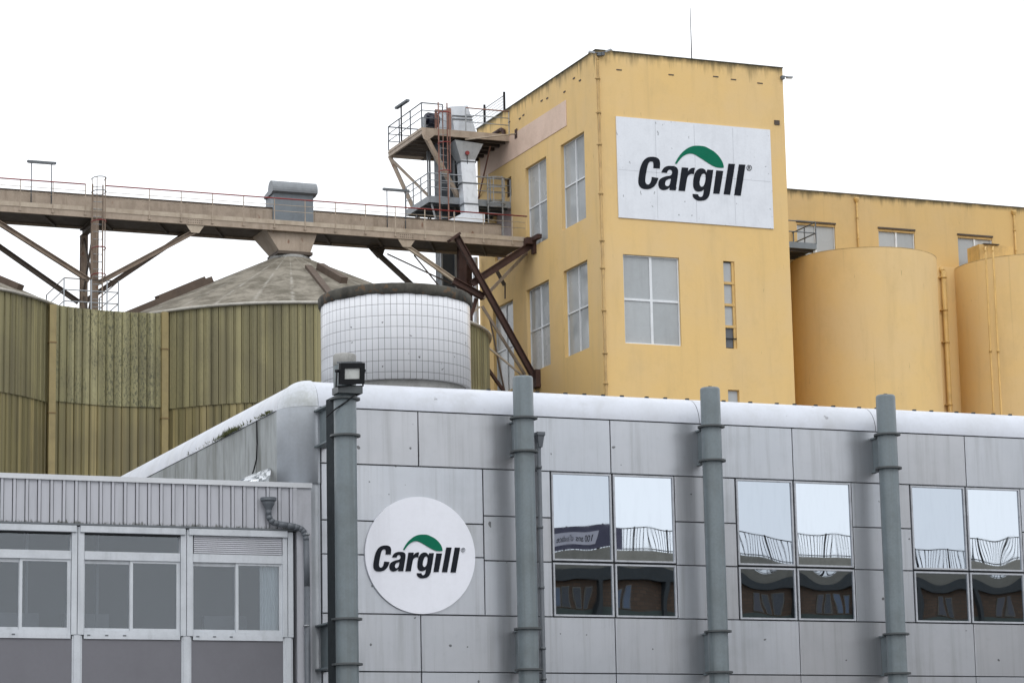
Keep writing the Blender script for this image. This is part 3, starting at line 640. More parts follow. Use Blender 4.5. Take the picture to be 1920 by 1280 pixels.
for i, (xb, xa) in enumerate(zip(edges, edges[1:])):
    x0 = xa+.125; x1 = xb-.125 if i else xb-.105; Yg_ = YL+.06
    f = MB()
    f.box(x0, YL+.0, z_rail0, x1, YL+.1, z_top0)                       # transom rail
    f.box(x0, YL-.005, z_sill0, x1, YL+.11, z_sill1-.06); f.box(x0, YL+.012, z_sill1-.06, x1, YL+.1, z_sill1)
    xm = (x0+x1)/2-.02; b = .03
    f.box(x0, YL+.03, z_sill1, x0+.012, YL+.09, z_rail0); f.box(x1-.03, YL+.02, z_sill1, x1, YL+.09, z_rail0)
    for (a, c, yy, bl, br, bt) in ((x0+.012, xm+.02, YL+.060, .012, .05, .07), (xm-.02, x1-.03, YL+.028, .055, .035, .045)):
        f.box(a, yy, z_sill1, a+bl, yy+.025, z_rail0); f.box(c-br, yy, z_sill1, c, yy+.025, z_rail0); f.box(a+bl, yy, z_sill1, c-br, yy+.025, z_sill1+.05); f.box(a+bl, yy, z_rail0-bt, c-br, yy+.025, z_rail0)
    f.box(x0, YL+.05, z_top0, x0+.012, YL+.1, zb1); f.box(x1-.012, YL+.05, z_top0, x1, YL+.1, zb1)
    wf = f.build('window', M['alu'], annex)
    for (a, c, yy) in ((x0+.024, xm+.02-.05, YL+.073), (xm-.02+.055, x1-.03-.035, YL+.041)):
        q = MB(); q.box(a-.004, yy, z_sill1+.046, c+.004, yy+.006, z_rail0-.046); q.build('pane', M['pane'], wf)
    for k in range(3):
        q = MB(); xx = x0+.06+k*(x1-x0)*.185; q.box(xx, YL-.012, z_sill0+.055, xx+.06, YL-.003, z_sill0+.078); q.build('drain_slot', M['hopper'], wf)
    mb = MB(); mb.bbox(x0-.09, YL-.06, z_box0, x1+.09, YL+.05, zb1-.004, .008); mb.build('shutter_box', M['alu'], annex)
    mb = MB(); mb.box(x0+.012, YL+.0, z_box0-.028, x1-.012, YL+.06, z_box0); mb.build('shadow_strip', M['darkgap'], annex)  # dark strip standing in for the shade beneath the shutter box
    if i == 0:
        s_ = MB(); zz = z_top0+.005; ns = 9; st = (z_box0+.0-zz)/ns
        pts = []
        for k in range(ns): pts += [(YL+.006, zz+k*st), (YL-.006, zz+k*st+st*.35), (YL+.0, zz+k*st+st*.8), (YL+.014, zz+k*st+st*.9)]
        m_ = len(pts); s_.add([(x0+.012, y, z) for y, z in pts]+[(x1-.012, y, z) for y, z in pts], [(k, k+1, m_+k+1, m_+k) for k in range(m_-1)])
        s_.build('roller_shutter', M['slat'], annex)
        cu = MB(); xa_, xb_ = A_(487, 1100).x+.05, x1-.02; pts = [(xa_+(xb_-xa_)*k/24, YL+.16+.02*math.sin(k*1.9)) for k in range(25)]
        cu.add([(x, y, z_sill1) for x, y in pts]+[(x, y, z_rail0) for x, y in pts], [(k, k+1, 25+k+1, 25+k) for k in range(24)], True); cu.build('curtain', M['curtain'], annex)
    else:
        q = MB(); q.box(x0+.01, YL+.07, z_top0, x1-.01, YL+.076, z_box0+.05); q.build('transom_pane', M['pane'], wf)
    mb = MB(); mb.box(x0-.03, YL+.025, 2.5, x1+.03, YL+.06, z_sill0-.004); mb.build('spandrel_panel', M['spandrel'], annex)
    if i < 4:
        rm = MB(); rnd = random.Random(i)
        xx = x0+.3+rnd.random()*.9; rm.box(xx, YL+.8, z_sill1-.5, xx+.05, YL+.85, zb1); rm.box(xx-.5, YL+1.2, z_sill1-.5, xx+.35, YL+1.4, z_sill1+.42)
        rm.build('interior_fitting', M['spandrel'], annex)
mb = MB(); mb.box(-14, YL+.1, 2.4, XR-.3, YL+1.6, 2.5); mb.box(-14, YL+.12, 0, XR-.3, YL+.2, 2.5); mb.build('floor_slab', M['concband'], annex)
mb = MB(); mb.tube(at(380, 890, X=15.9), at(383, 872, X=15.9), .02, 6)
# annex downpipe
dp = thing('downpipe', 'dark grey swan-necked downpipe with a flared hopper on the low annex corner', 'pipe', (A_(572, 1100).x, YL-.1, 0))
h = A_(500, 936); mb = MB(); mb.lathe(h.x, YL-.12, [(0, h.z+.0), (.155, h.z+.02), (.155, h.z-.035), (.12, h.z-.06), (.115, h.z-.10), (.065, h.z-.2), (.05, h.z-.25), (0, h.z-.25)], 20, smooth=False); mb.build('hopper_head', M['hopper'], dp)
pts = [(h.x, YL-.12, h.z-.2), A_(500, 967), A_(503, 975), A_(509, 980.5), A_(518, 983), A_(535, 985.5), A_(548, 988), A_(557, 990.5), A_(563, 994), A_(567, 999), A_(569.5, 1006), A_(570.5, 1014), A_(572, 1100)]
pts = [(Vector((p[0], YL-.12, p[2]))) for p in pts]; pts.append(Vector((pts[-1].x, YL-.12, 0)))
mb = MB(); mb.path(pts, .058, 14); mb.build('pipe', M['hopper'], dp)
for y in (1004, 1175):
    c = A_(571, y); mb = MB(); mb.tube((c.x, YL-.12, c.z), (c.x, YL-.12, c.z+.03), .066, 12); mb.box(c.x-.02, YL-.08, c.z, c.x+.02, YL-.012, c.z+.03); mb.build('pipe_clamp', M['galv'], dp)

# ================================================================== white tiled drum on the office roof
YD = 57.2; a = at(602, 640, Y=YD); b = at(882, 640, Y=YD)
ctr = at(742, 640, Y=YD); RD = 140.2/FPX*(ctr-CAM).dot(FWD)*1.0
hd = Vector((ctr.x, ctr.y, 0)).normalized(); Xd = ctr.x; near = YD-RD*hd.y
zt_ = at(742, 529.5, Y=near).z; zr_ = at(742, 549, Y=near).z; zt0 = at(770, 710, Y=near).z
M['tiles'] = m_tiles(Xd, YD, zr_, 76, at(742, 570, Y=near).z*-1+at(742, 549, Y=near).z)
drum = thing('tiled_tank', 'white tiled round tank with a mossy dark concrete rim on the grey office roof', 'tank', (Xd, YD, ZP+.35))
mb = MB(); mb.lathe(Xd, YD, [(RD, zt0), (RD, zr_)], 96); mb.lathe(Xd, YD, [(RD, zt0), (RD-.15, zt0)], 96); mb.build('tiled_wall', M['tiles'], drum)
mb = MB(); rnd = random.Random(2); n = 96
ra = [RD+.035+rnd.uniform(-.01, .012) for _ in range(n)]; zl = [zr_-.012+rnd.uniform(-.02, .012) for _ in range(n)]
vs = []
for k in range(n):
    t = 2*PI*k/n; c_, s_ = math.cos(t), math.sin(t)
    vs += [(Xd+RD*c_*.99, YD+RD*s_*.99, zl[k]), (Xd+ra[k]*c_, YD+ra[k]*s_, zl[k]), (Xd+(ra[k]+.012)*c_, YD+(ra[k]+.012)*s_, zt_-.04), (Xd+ra[k]*c_*.97, YD+ra[k]*s_*.97, zt_)]
mb.add(vs, [(4*k+j, 4*((k+1) % n)+j, 4*((k+1) % n)+j+1, 4*k+j+1) for k in range(n) for j in range(3)], True)
mb.add([vs[4*k+3] for k in range(n)], [tuple(range(n))]); mb.build('rim', M['rim'], drum)
mb = MB(); mb.lathe(Xd, YD, [(RD-.12, ZP+.34), (RD-.1, zt0+.001)], 64); mb.build('base', M['concrete'], drum)

# ================================================================== yellow tower
TX0, TX1, TY1, TZ = 44.9, 53.26, 113.0, 33.84
tower = thing('grain_tower', 'tall yellow rendered tower block with large pale windows', 'building', (49, 106, 0))
def wall_with_holes(mb, axis, c, u0, u1, z0, z1, holes, depth, inward):
    us = sorted({u0, u1, *[h[0] for h in holes], *[h[1] for h in holes]}); zs = sorted({z0, z1, *[h[2] for h in holes], *[h[3] for h in holes]})
    P = (lambda u, z, d=0: (u, c+d, z)) if axis == 'Y' else (lambda u, z, d=0: (c+d, u, z))
    for a, b in zip(us, us[1:]):
        for e, f in zip(zs, zs[1:]):
            m_ = ((a+b)/2, (e+f)/2)
            if any(h[0] < m_[0] < h[1] and h[2] < m_[1] < h[3] for h in holes): continue
            mb.add([P(a, e), P(b, e), P(b, f), P(a, f)], [(0, 1, 2, 3)])
    d = depth*inward
    for h in holes:
        a, b, e, f = h[:4]
        mb.add([P(a,e), P(b,e), P(b,f), P(a,f), P(a,e,d), P(b,e,d), P(b,f,d), P(a,f,d)], [(0,1,5,4),(1,2,6,5),(2,3,7,6),(3,0,4,7)])
fh = [(45.85, 48.30, 22.01, 25.58), (50.25, 50.75, 22.03, 25.58), (50.27, 50.77, 19.2, 20.36), (45.85, 48.30, 15.5, 19.0)]
lh = [(101.35, 103.76, 27.28, 30.84), (105.28, 107.55, 27.28, 30.77), (101.35, 103.76, 22.03, 25.58), (105.29, 107.7, 22.03, 25.57), (109.2, 111.5, 21.7, 25.5), (109.12, 109.92, 29.97, 30.83), (109.2, 111.1, 27.5, 29.6)]
wb = MB()
wall_with_holes(wb, 'Y', T, TX0, TX1, 0, TZ, fh, .16, 1)
wall_with_holes(wb, 'X', TX0, T, TY1, 0, TZ, lh, .24, 1)
wb.add([(TX1,T,0),(TX1,TY1,0),(TX1,TY1,TZ),(TX1,T,TZ)], [(0,1,2,3)]); wb.add([(TX0,TY1,0),(TX1,TY1,0),(TX1,TY1,TZ),(TX0,TY1,TZ)], [(0,1,2,3)])
wb.add([(TX0,T,TZ),(TX1,T,TZ),(TX1,TY1,TZ),(TX0,TY1,TZ)], [(0,1,2,3)])
wb.build('wall', M['yel_tower'], tower)
# thin irregular coping
mb = MB(); mb.box(TX0-.03, T-.03, TZ, TX1+.03, T+.3, TZ+.03); mb.box(TX0-.03, T+.3, TZ, TX0+.3, TY1, TZ+.03); mb.build('coping', paint('mossy_grey_coping', (.12, .115, .09, 1), (.04, .04, .03, 1), .6, 2, rough=.9), tower)
def win4(axis, c, h, nu, nz, inward, parent, fw=.07, depth=.12, mat=None, fm=None):
    a, b, e, f = h; d = depth*inward; fm = fm or M['framewhite']
    P = (lambda u, z, q: (u, c+q, z)) if axis == 'Y' else (lambda u, z, q: (c+q, u, z))
    fr = MB()
    def bx(u0, u1, z0, z1, q0, q1):
        p, q = P(u0, z0, q0), P(u1, z1, q1); fr.box(*p, *q)
    q0, q1 = d-.045*inward, d+.02*inward
    e_ = .003
    bx(a+e_, a+fw*.6, e+e_, f-e_, q0, q1); bx(b-fw*.6, b-e_, e+e_, f-e_, q0, q1); bx(a+fw*.6, b-fw*.6, e+e_, e+fw*.6, q0, q1); bx(a+fw*.6, b-fw*.6, f-fw*.6, f-e_, q0, q1)
    for k in range(1, nu): u = a+(b-a)*k/nu; bx(u-fw*.6, u+fw*.6, e+fw*.6, f-fw*.6, q0, q1)
    for k in range(1, nz):
        z = e+(f-e)*k/nz; us = [a+fw*.6]+[x for j in range(1, nu) for x in (a+(b-a)*j/nu-fw*.6, a+(b-a)*j/nu+fw*.6)]+[b-fw*.6]
        for u0, u1 in zip(us[0::2], us[1::2]): bx(u0, u1, z-fw*.5, z+fw*.5, q0, q1)
    wf = fr.build('window', fm, parent)
    for i in range(nu):
        for k in range(nz):
            u0, u1 = a+(b-a)*i/nu, a+(b-a)*(i+1)/nu; z0, z1 = e+(f-e)*k/nz, e+(f-e)*(k+1)/nz
            rnd = random.Random(int(a*100)+i*7+k); ti = [rnd.uniform(-.009, .009) for _ in range(4)]
            pn = MB(); pn.add([P(u0+.02, z0+.02, d+ti[0]), P(u1-.02, z0+.02, d+ti[1]), P(u1-.02, z1-.02, d+ti[2]), P(u0+.02, z1-.02, d+ti[3])], [(0,1,2,3)]); pn.build('pane', mat or M[rnd.choice(('glass_dusty', 'glass_b', 'glass_c'))], wf)
    return wf
win4('Y', T, fh[0], 2, 2, 1, tower, .09, .14, fm=M['framewhite'])
win4('Y', T, fh[3], 2, 2, 1, tower, .09)
win4('Y', T, fh[2], 1, 1, 1, tower, .05, mat=M['glass_dusty'], fm=M['yel_paint'])
# slot: four small lights with yellow bars
a, b, e, f = fh[1]
wf = MB()
for k in range(5):
    z = e+(f-e)*k/4
    if 0 < k < 4: wf.box(a+.003, T+.03, z-.05, b-.003, T+.15, z+.05)
wf.box(b-.11, T+.05, e+.003, b-.003, T+.15, f-.003)
sw = wf.build('slot_window', M['yel_paint'], tower)
for k in range(4):
    z0 = e+(f-e)*k/4; z1 = e+(f-e)*(k+1)/4; pn = MB(); pn.box(a, T+.12, z0+.05, b-.1, T+.14, z1-.05); pn.build('pane', M['glass_dark'] if k == 0 else M['glass_dusty'], sw)
pn = MB(); pn.box(a+.0, T+.02, e+.38, b+.0, T+.05, e+.42); pn.build('bar', M['black'], sw)
for h in lh[:5]: win4('X', TX0, h, 2, 2, 1, tower, .06, .19, fm=M['framewhite'])
mb = MB(); mb.box(TX0+.14, 109.1, 29.9, TX0+.155, 109.95, 30.9); mb.build('slot_opening', M['tandark'], tower)
mb = MB(); mb.box(TX0+.10, 109.2, 27.5, TX0+.13, 111.1, 29.6); mb.build('door', paint('mauve_door', (.40, .33, .33, 1), (.2, .16, .16, 1), .4, 2, rough=.6), tower)
mb = MB(); mb.box(TX0-.025, 103.05, 31.5, TX0-.001, 112.6, 32.58); mb.build('blank_panel', M['pink'], tower)
for yy, zz in ((101.6, 33.0), (103.2, 32.95), (105.0, 33.15), (105.6, 33.2), (107.6, 33.1), (108.0, 33.05), (109.2, 33.2), (102.2, 33.25)):
    mb = MB(); mb.box(TX0-.02, yy-.10, zz-.02, TX0+.02, yy+.10, zz+.04); mb.build('chipped_patch', M['tandark'], tower)
for xx, zz in ((45.9, 33.1), (48.2, 33.1), (51.0, 33.15), (52.2, 33.1), (50.2, 33.2)):
    mb = MB(); mb.box(xx-.12, T-.015, zz-.02, xx+.12, T+.02, zz+.025); mb.build('chipped_patch', M['tandark'], tower)
q = at(1456, 230, Y=T); mb = MB(); mb.box(q.x-.11, T-.03, q.z-.1, q.x+.13, T+.02, q.z+.09); mb.build('vent_grille', M['tandark'], tower)
# sign
sg = thing('wall_sign', 'large white rectangular sign with a dark wordmark and green leaf high on the tower', 'sign', (49.12, T-.05, 27.04))
mb = MB(); mb.box(45.69, T-.05, 27.04, 52.56, T-.002, 31.165); mb.build('board', M['signw'], sg)
mb = MB()
for x in (47.4, 49.12, 50.85): mb.box(x-.008, T-.0535, 27.1, x+.008, T-.0503, 31.1)
mb.box(45.75, T-.0535, 28.98, 52.5, T-.0503, 28.995); mb.build('panel_joint', paint('faint_joint', (.5, .52, .56, 1), rough=.6), sg)
logo(sg, T-.058, lambda a, b: (a, b), M['ink'])
# tower downpipe at the corner
dp = thing('downpipe', 'long yellow-painted downpipe beside the front left corner of the tower', 'pipe', (TX0+.05, T-.1, 0))
xd = TX0+.04; mb = MB(); mb.tube((xd, T-.09, TZ-.45), (xd, T-.09, 0), .05, 12); mb.tube((xd, T-.09, TZ-.45), (xd, T+.05, TZ-.2), .045, 10); mb.build('pipe', M['yel_pipe'], dp)
for z in (32.6, 31.2, 29.9, 27.9, 26.0, 24.9, 23.2, 21.5, 20.3):
    mb = MB(); mb.tube((xd, T-.09, z), (xd, T-.09, z+.08), .068, 12); mb.box(xd-.11, T-.07, z+.02, xd+.11, T-.002, z+.06); mb.build('pipe_collar', M['yel_pipe'], dp)
q = at(1297, 110, Y=T+1.5); q2 = at(1294, 15, Y=T+1.5); mb = MB(); mb.tube(q-Vector((0, 0, .5)), q2, .026, 6, .012); tag(mb.build('antenna', M['black']), 'thin upright rod antenna on the yellow tower roof', 'antenna')
def spot(c, d, label):
    t = thing('spotlight', label, 'spotlight', c, 'small floodlights on the tower roof corners'); c = Vector(c); d = Vector(d).normalized()
    mb = MB(); mb.bar(c+d*.18+Vector((0, 0, -.02)), c+d*.42, .17, .07); mb.build('lamp_head', M['galv'], t)
    mb = MB(); mb.bar(c, c+d*.2, .04, .04); mb.box(c.x-.07, c.y-.07, c.z-.12, c.x+.07, c.y+.07, c.z+.02); mb.build('arm', M['galvdark'], t)
spot((TX0+.1, T-.08, TZ-.14), (-1, .15, .05), 'small pale floodlight pointing left from the tower left roof corner')
spot((TX0+.25, T-.1, TZ-.12), (.5, -.6, .1), 'small pale floodlight pointing forward at the tower left roof corner')
spot((TX1-.05, T-.08, TZ-.38), (1, -.1, -.05), 'small pale floodlight sticking out from the tower right roof corner')

# ================================================================== yellow wing, concrete silos
YW = 106.0; ZWt = 30.36
wing = thing('wing_building', 'long lower yellow wing running right from the tower behind the concrete silos', 'building', (70, 111, 0))
wh = [(56.86, 58.72, 27.5, 28.95), (60.86, 62.66, 27.5, 28.93), (64.84, 66.6, 27.5, 28.9), (68.9, 70.7, 27.5, 28.9)]
wb = MB(); wall_with_holes(wb, 'Y', YW, TX1-.001, 96, 0, ZWt, wh, .16, 1); wb.add([(TX1-.001,YW,ZWt),(96,YW,ZWt),(96,YW+12,ZWt),(TX1-.001,YW+12,ZWt)], [(0,1,2,3)]); wb.add([(96,YW,0),(96,YW+12,0),(96,YW+12,ZWt),(96,YW,ZWt)], [(0,1,2,3)])
wb.build('wall', M['yel_wing'], wing)
for h in wh:
    win4('Y', YW, h, 2, 1, 1, wing, .07, .11)
    mb = MB(); mb.box(h[0]-.03, YW-.05, h[3]+.0, h[1]+.03, YW+.02, h[3]+.07); mb.build('lintel', M['tandark'], wing)
    mb = MB(); mb.box(h[0]+.004, YW+.02, h[3]-.10, h[1]-.004, YW+.08, h[3]-.004); mb.build('blind_box', M['yel_paint'], wing)
mb = MB(); mb.box(TX1, YW-.02, ZWt, 96, YW+.3, ZWt+.045); mb.build('coping', paint('mossy_grey_coping2', (.14, .12, .09, 1), (.05, .045, .03, 1), .6, 2, rough=.9), wing)
for xp, y0, lab in ((1606, 372, 'thin yellow downpipe on the wing wall left of the second wing window'), (1901, 396, 'thin yellow downpipe on the wing wall near the right edge of the photo')):
    q = at(xp, y0, Y=YW-.08); t = thing('downpipe', lab, 'pipe', (q.x, YW-.08, 26.5), 'thin downpipes on the yellow wing')
    mb = MB(); mb.tube((q.x, YW-.08, q.z), (q.x, YW-.08, 26.5), .045, 10); mb.build('pipe', M['yel_paint'], t)
    mb = MB(); mb.lathe(q.x, YW-.08, [(0, q.z+.03), (.11, q.z+.03), (.11, q.z-.05), (.045, q.z-.2)], 10); mb.build('hopper_head', M['yel_paint'], t)
    for z in (q.z-.9, q.z-1.8):
        mb = MB(); mb.tube((q.x, YW-.08, z), (q.x, YW-.08, z+.05), .06, 10); mb.build('pipe_collar', M['yel_paint'], t)
YS = 104.6
def conc_silo(xpx, rpx, ytop_px, label):
    c = at(xpx, 480, Y=YS); D = (c-CAM).dot(FWD); R = rpx/FPX*D
    z = at(xpx-20, ytop_px, Y=YS-R).z
    t = thing('concrete_silo', label, 'silo', (c.x, YS, 0), 'round yellow concrete silos')
    mb = MB(); mb.lathe(c.x, YS, [(R, 0), (R, z)], 96); mb.build('wall', M['yel_silo'], t)
    mb = MB(); mb.lathe(c.x, YS, [(R+.004, z), (R+.008, z+.03), (R-.2, z+.04), (0, z+.1)], 96); mb.build('roof_edge', paint('silo_edge', (.50, .35, .15, 1), (.12, .085, .04, 1), .8, 1.4, rough=.9), t)
    return c.x, R, z
xs1, rs1, zs1 = conc_silo(1617, 137, 458.5, 'round yellow concrete silo standing right against the tower')
xs2, rs2, zs2 = conc_silo(1928, 143, 469.5, 'round yellow concrete silo at the right edge carrying twin thin pipes')
YK = YS+.9; zl_ = at(1775, 500, Y=YK).z
mb = MB(); mb.box(xs1+rs1*.7, YK, 0, xs2-rs2*.7, YK+.5, zl_); tag(mb.build('link_wall', M['yel_silo']), 'narrow recessed yellow wall joining the two concrete silos', 'wall')
q = at(1769, 505, Y=YK-.2)
dp = thing('downpipe', 'thick yellow downpipe in the recess between the two concrete silos', 'pipe', (q.x, YK-.2, 0))
mb = MB(); mb.tube((q.x, YK-.18, q.z-.05), (q.x, YK-.18, 0), .105, 14); mb.tube((q.x, YK-.18, q.z-.08), (q.x-.02, YK+.1, q.z+.1), .105, 12); mb.build('pipe', M['yel_paint'], dp)
for y in (522, 583, 643, 760):
    z = at(1775, y, Y=YK-.2).z; mb = MB(); mb.tube((q.x, YK-.18, z), (q.x, YK-.18, z+.10), .122, 14); mb.box(q.x-.17, YK-.15, z+.03, q.x+.17, YK-.002, z+.07); mb.build('pipe_collar', M['yel_paint'], dp)
pt_z = at(1868, 460, Y=103.9).z
tp = thing('twin_pipes', 'pair of thin yellow pipes running down the right-hand concrete silo', 'pipe', (at(1856, 600, Y=102).x, 101.9, 0))
for x in (1848, 1862):
    yy = 99.0
    while yy < YS:
        p = at(x, 520, Y=yy)
        if (p.x-xs2)**2+(yy-YS)**2 < (rs2+.055)**2: break
        yy += .005
    p = at(x, 472, Y=yy); mb = MB(); mb.path([(p.x, yy, p.z), (p.x, yy+.02, p.z+.12), at(x, 463, Y=103.85)], .042, 8); mb.tube((p.x, yy, p.z), (p.x, yy, 0), .042, 10); mb.build('pipe', M['yel_paint'], tp)
    mb = MB(); mb.tube((p.x, yy, at(1860, 660, Y=yy).z), (p.x, yy, at(1860, 655, Y=yy).z), .065, 10); mb.build('pipe_collar', M['yel_paint'], tp)
pb = at(1837, 478, Y=103.9); pt = at(1868, 460, Y=103.9)
bx = thing('roof_box', 'small yellow concrete box on top of the right-hand silo', 'box', ((pb.x+pt.x)/2, 104.3, zs2))
mb = MB(); mb.box(pb.x, 103.9, zs2+.02, pt.x+.85, 104.9, pt.z); mb.build('box_body', M['yel_paint'], bx)
mb = MB(); mb.box(pb.x+.2, 103.8, pt.z, pt.x+.1, 104.3, pt.z+.04); mb.build('lid', M['tandark'], bx)
# catwalk balcony between tower and wing
cw = thing('catwalk', 'small dark steel catwalk with railings beside the first wing window', 'catwalk', (54.5, 104.6, 27.8))
d0 = at(1480, 462, Y=103.9); d1 = at(1530, 467, Y=103.9); zd = d1.z
mb = MB(); mb.box(TX1+.005, 103.9, zd, d1.x, 105.98, zd+.05); mb.box(TX1+.005, 103.86, zd-.02, d1.x+.02, 103.9, zd+.24); mb.box(d1.x, 103.9, zd-.02, d1.x+.04, 105.98, zd+.24); mb.build('deck', M['zinc'], cw)
mb = MB()
for k in range(3): mb.box(TX1+.005, 104.1+k*.7, zd-.12, d1.x-.02, 104.18+k*.7, zd-.002)
mb.build('joist', M['tandark'], cw)
zt2 = zd+1.15
for x in (TX1+.7, d1.x):
    mb = MB(); mb.bar((x, 103.87, zd+.2), (x, 103.87, zt2), .045); mb.build('post', M['galvdark'], cw)
for y in (104.9, 105.9):
    mb = MB(); mb.bar((d1.x+.02, y, zd+.2), (d1.x+.02, y, zt2), .04); mb.build('post', M['galvdark'], cw)
for z in (zt2, zd+.68):
    mb = MB(); mb.tube((TX1+.01, 103.87, z), (d1.x, 103.87, z), .025, 8); mb.tube((d1.x, 103.87, z), (d1.x, 105.95, z), .03, 8); mb.build('rail', M['galvdark'], cw)

# ================================================================== corrugated silos
YR = 107.8
cB = at(548, 642, Y=YR); RB = 368/FPX*(cB-CAM).dot(FWD); ZE = cB.z
cCo = cB.copy(); RCo = RB+.10
cA = at(-266, 598, Y=YR)
apx = at(543, 482, Y=YR)
def ring_wall(cx, a0, a1, R, z0, z1, pitch=.30, seed=0):
    mb = MB(); n = int(R*(a1-a0)/pitch); rnd = random.Random(seed); vs = []
    for k in range(n+1):
        t = a0+(a1-a0)*k/n; da = pitch/R
        for f, d in ((0, .0), (.05, .035), (.12, .035), (.17, .0), (.48, rnd.uniform(-.004, .01)), (.88, .0), (.90, -.055), (.955, -.055), (.975, 0)):
            tt = t+f*da; r = R+d; vs.append((cx+r*math.cos(tt), YR+r*math.sin(tt)))
    m_ = len(vs); mb.add([(x, y, z0) for x, y in vs]+[(x, y, z1) for x, y in vs], [(k, k+1, m_+k+1, m_+k) for k in range(m_-1)])
    return mb
ZLAP = at(520, 750, Y=YR-RB*.95).z
def corr_silo(cx, label, seed, apex_dx):
    t = thing('corrugated_silo', label, 'silo', (cx, YR, 0), 'olive corrugated silos under the conveyor')
    ring_wall(cx, PI*.9, PI*2.15, RB, ZLAP-.03, ZE, seed=seed).build('upper_cladding', M['clad_side'], t)
    ring_wall(cx, PI*.9, PI*2.15, RB-.05, 0, ZLAP+.25, seed=seed+1).build('lower_cladding', M['clad_low'], t)
    mb = MB(); mb.lathe(cx, YR, [(RB-.1, 0), (RB-.1, ZE-.02)], 64, PI*.1, PI*.95); mb.build('rear_wall', M['clad_low'], t)
        # cone roof, its neck off centre below the conveyor chute
    ccx = cx+(cCo.x-cB.x); zc = ZE+.02; n = 104; vs = []; axx = cx+(apx.x-cB.x); za = apx.z-.14; rn = .80; rings = 10
    for i in range(rings+1):
        f = i/rings
        for k in range(n):
            a_ = 2*PI*k/n; rr = (RCo*(1-f)+rn*f)*(1+(.004 if k % 4 == 0 else 0)); z = zc+(za-zc)*(f**.985)+(.035 if k % 4 == 0 else 0)*(1-f*.6)
            vs.append((ccx*(1-f)+axx*f+rr*math.cos(a_), YR+rr*math.sin(a_), z))
    mb = MB(); mb.add(vs, [(i*n+k, i*n+(k+1) % n, (i+1)*n+(k+1) % n, (i+1)*n+k) for i in range(rings) for k in range(n)], True)
    mb.build('cone_roof', m_cone(axx, YR), t)
    mb = MB(); mb.lathe(ccx, YR, [(RCo-.5, zc-.02), (RCo+.03, zc-.02), (RCo+.05, zc+.05), (RCo-.1, zc+.10)], 104); mb.build('eave_ring', paint('pale_eave', (.55, .53, .48, 1), (.16, .15, .12, 1), .6, 1.5, rough=.9), t)
    mb = MB(); mb.lathe(axx, YR, [(rn+.05, za-.06), (rn+.08, za+.02), (rn, za+.10), (rn-.1, za+.12)], 32); mb.build('neck_ring', M['concrete'], t)
    return ccx, axx, za
ccB, axB, zaB = corr_silo(cB.x, 'olive corrugated silo with a grey cone roof directly under the conveyor chute', 11, 0)
ccA, axA, zaA = corr_silo(cA.x, 'olive corrugated silo cut off by the left edge of the photo', 21, 0)
# infill screen between the silos
pL = at(98, 572, Y=YR-.64*RB); pR = at(308, 586, Y=YR-.58*RB)
def screen(z0, z1, dy, seed):
    mb = MB(); rnd = random.Random(seed); vs = []; L = pR.x-pL.x; n = int(L/.30); 
    for k in range(n):
        for f, d in ((0, .0), (.05, -.035), (.12, -.035), (.17, .0), (.48, rnd.uniform(-.01, .004)), (.88, .0), (.90, .055), (.955, .055), (.975, 0)):
            u = (k+f)/n; sag = .35*math.sin(PI*u); vs.append((pL.x+L*u, pL.y+(pR.y-pL.y)*u+sag+d+dy))
    m_ = len(vs); mb.add([(x, y, z0) for x, y in vs]+[(x, y, z1) for x, y in vs], [(k, k+1, m_+k+1, m_+k) for k in range(m_-1)]); return mb
ZS_ = (pL.z+pR.z)/2; zl2 = at(205, 757, Y=pL.y+.2).z
scn = thing('cladding_screen', 'mouldy olive corrugated screen filling the gap between the two silos', 'wall', ((pL.x+pR.x)/2, pL.y, 0))
screen(zl2, ZS_, 0, 5).build('upper_cladding', M['clad_up'], scn); screen(0, zl2+.25, .05, 6).build('lower_cladding', M['clad_low'], scn)
mb = MB(); mb.box(pL.x, pL.y-.06, ZS_-.02, pR.x, pL.y+.5, ZS_+.03); 

for (p, xt, xb, lab) in ((pL, 98, 96, 'ochre boxed seam strip between the left-edge silo and the mouldy screen'), (pR, 307, 306, 'ochre boxed seam strip between the mouldy screen and the cone-roofed silo')):
    t = thing('seam_strip', lab, 'trim', (p.x, p.y-.1, 0), 'ochre seam strips on the corrugated cladding')
    mb = MB(); mb.box(p.x-.125, p.y-.17, 0, p.x+.125, p.y+.1, p.z); mb.build('strip', M['clad_trim'], t)
    for z in (p.z-1.45, p.z-4.1):
        mb = MB(); mb.box(p.x-.15, p.y-.19, z, p.x+.15, p.y+.08, z+.045); mb.build('strip_joint', paint('seam_joint', (.2, .13, .05, 1), rough=.6), t)
# brown channels lying on the cones
def on_cone(ccx, axx, za, px, py):
    # intersection of a sight line with the cone surface, by marching
    d = (at(px, py, Y=120)-CAM).normalized(); s_ = 85.0
    while s_ < 135:
        p = CAM+d*s_
        for i in range(1):
            f = (p.z-(ZE+.02))/(za-ZE-.02)
            f = max(0, min(1, f))**(1/.985)
            cxx = ccx*(1-f)+axx*f; rr = RCo*(1-f)+.82*f
            if (p.x-cxx)**2+(p.y-YR)**2 < rr*rr: return p
        s_ += .02
    return None
def ridge(p0, p1, w_, h_, name, label, mat, extra=None):
    mb = MB(); n_ = Vector((0, 0, h_/2)); mb.bar(p0+n_, p1+n_, w_, h_); 
    if extra: mb.bar(p0.lerp(p1, extra[0])+n_*2.2, p0.lerp(p1, extra[1])+n_*2.2, w_*.8, h_*.7)
    return tag(mb.build(name, mat), label, 'channel')
M['chan'] = paint('brown_channel_steel', (.105, .075, .055, 1), (.05, .035, .027, 1), .5, 2, .3, rough=.75)
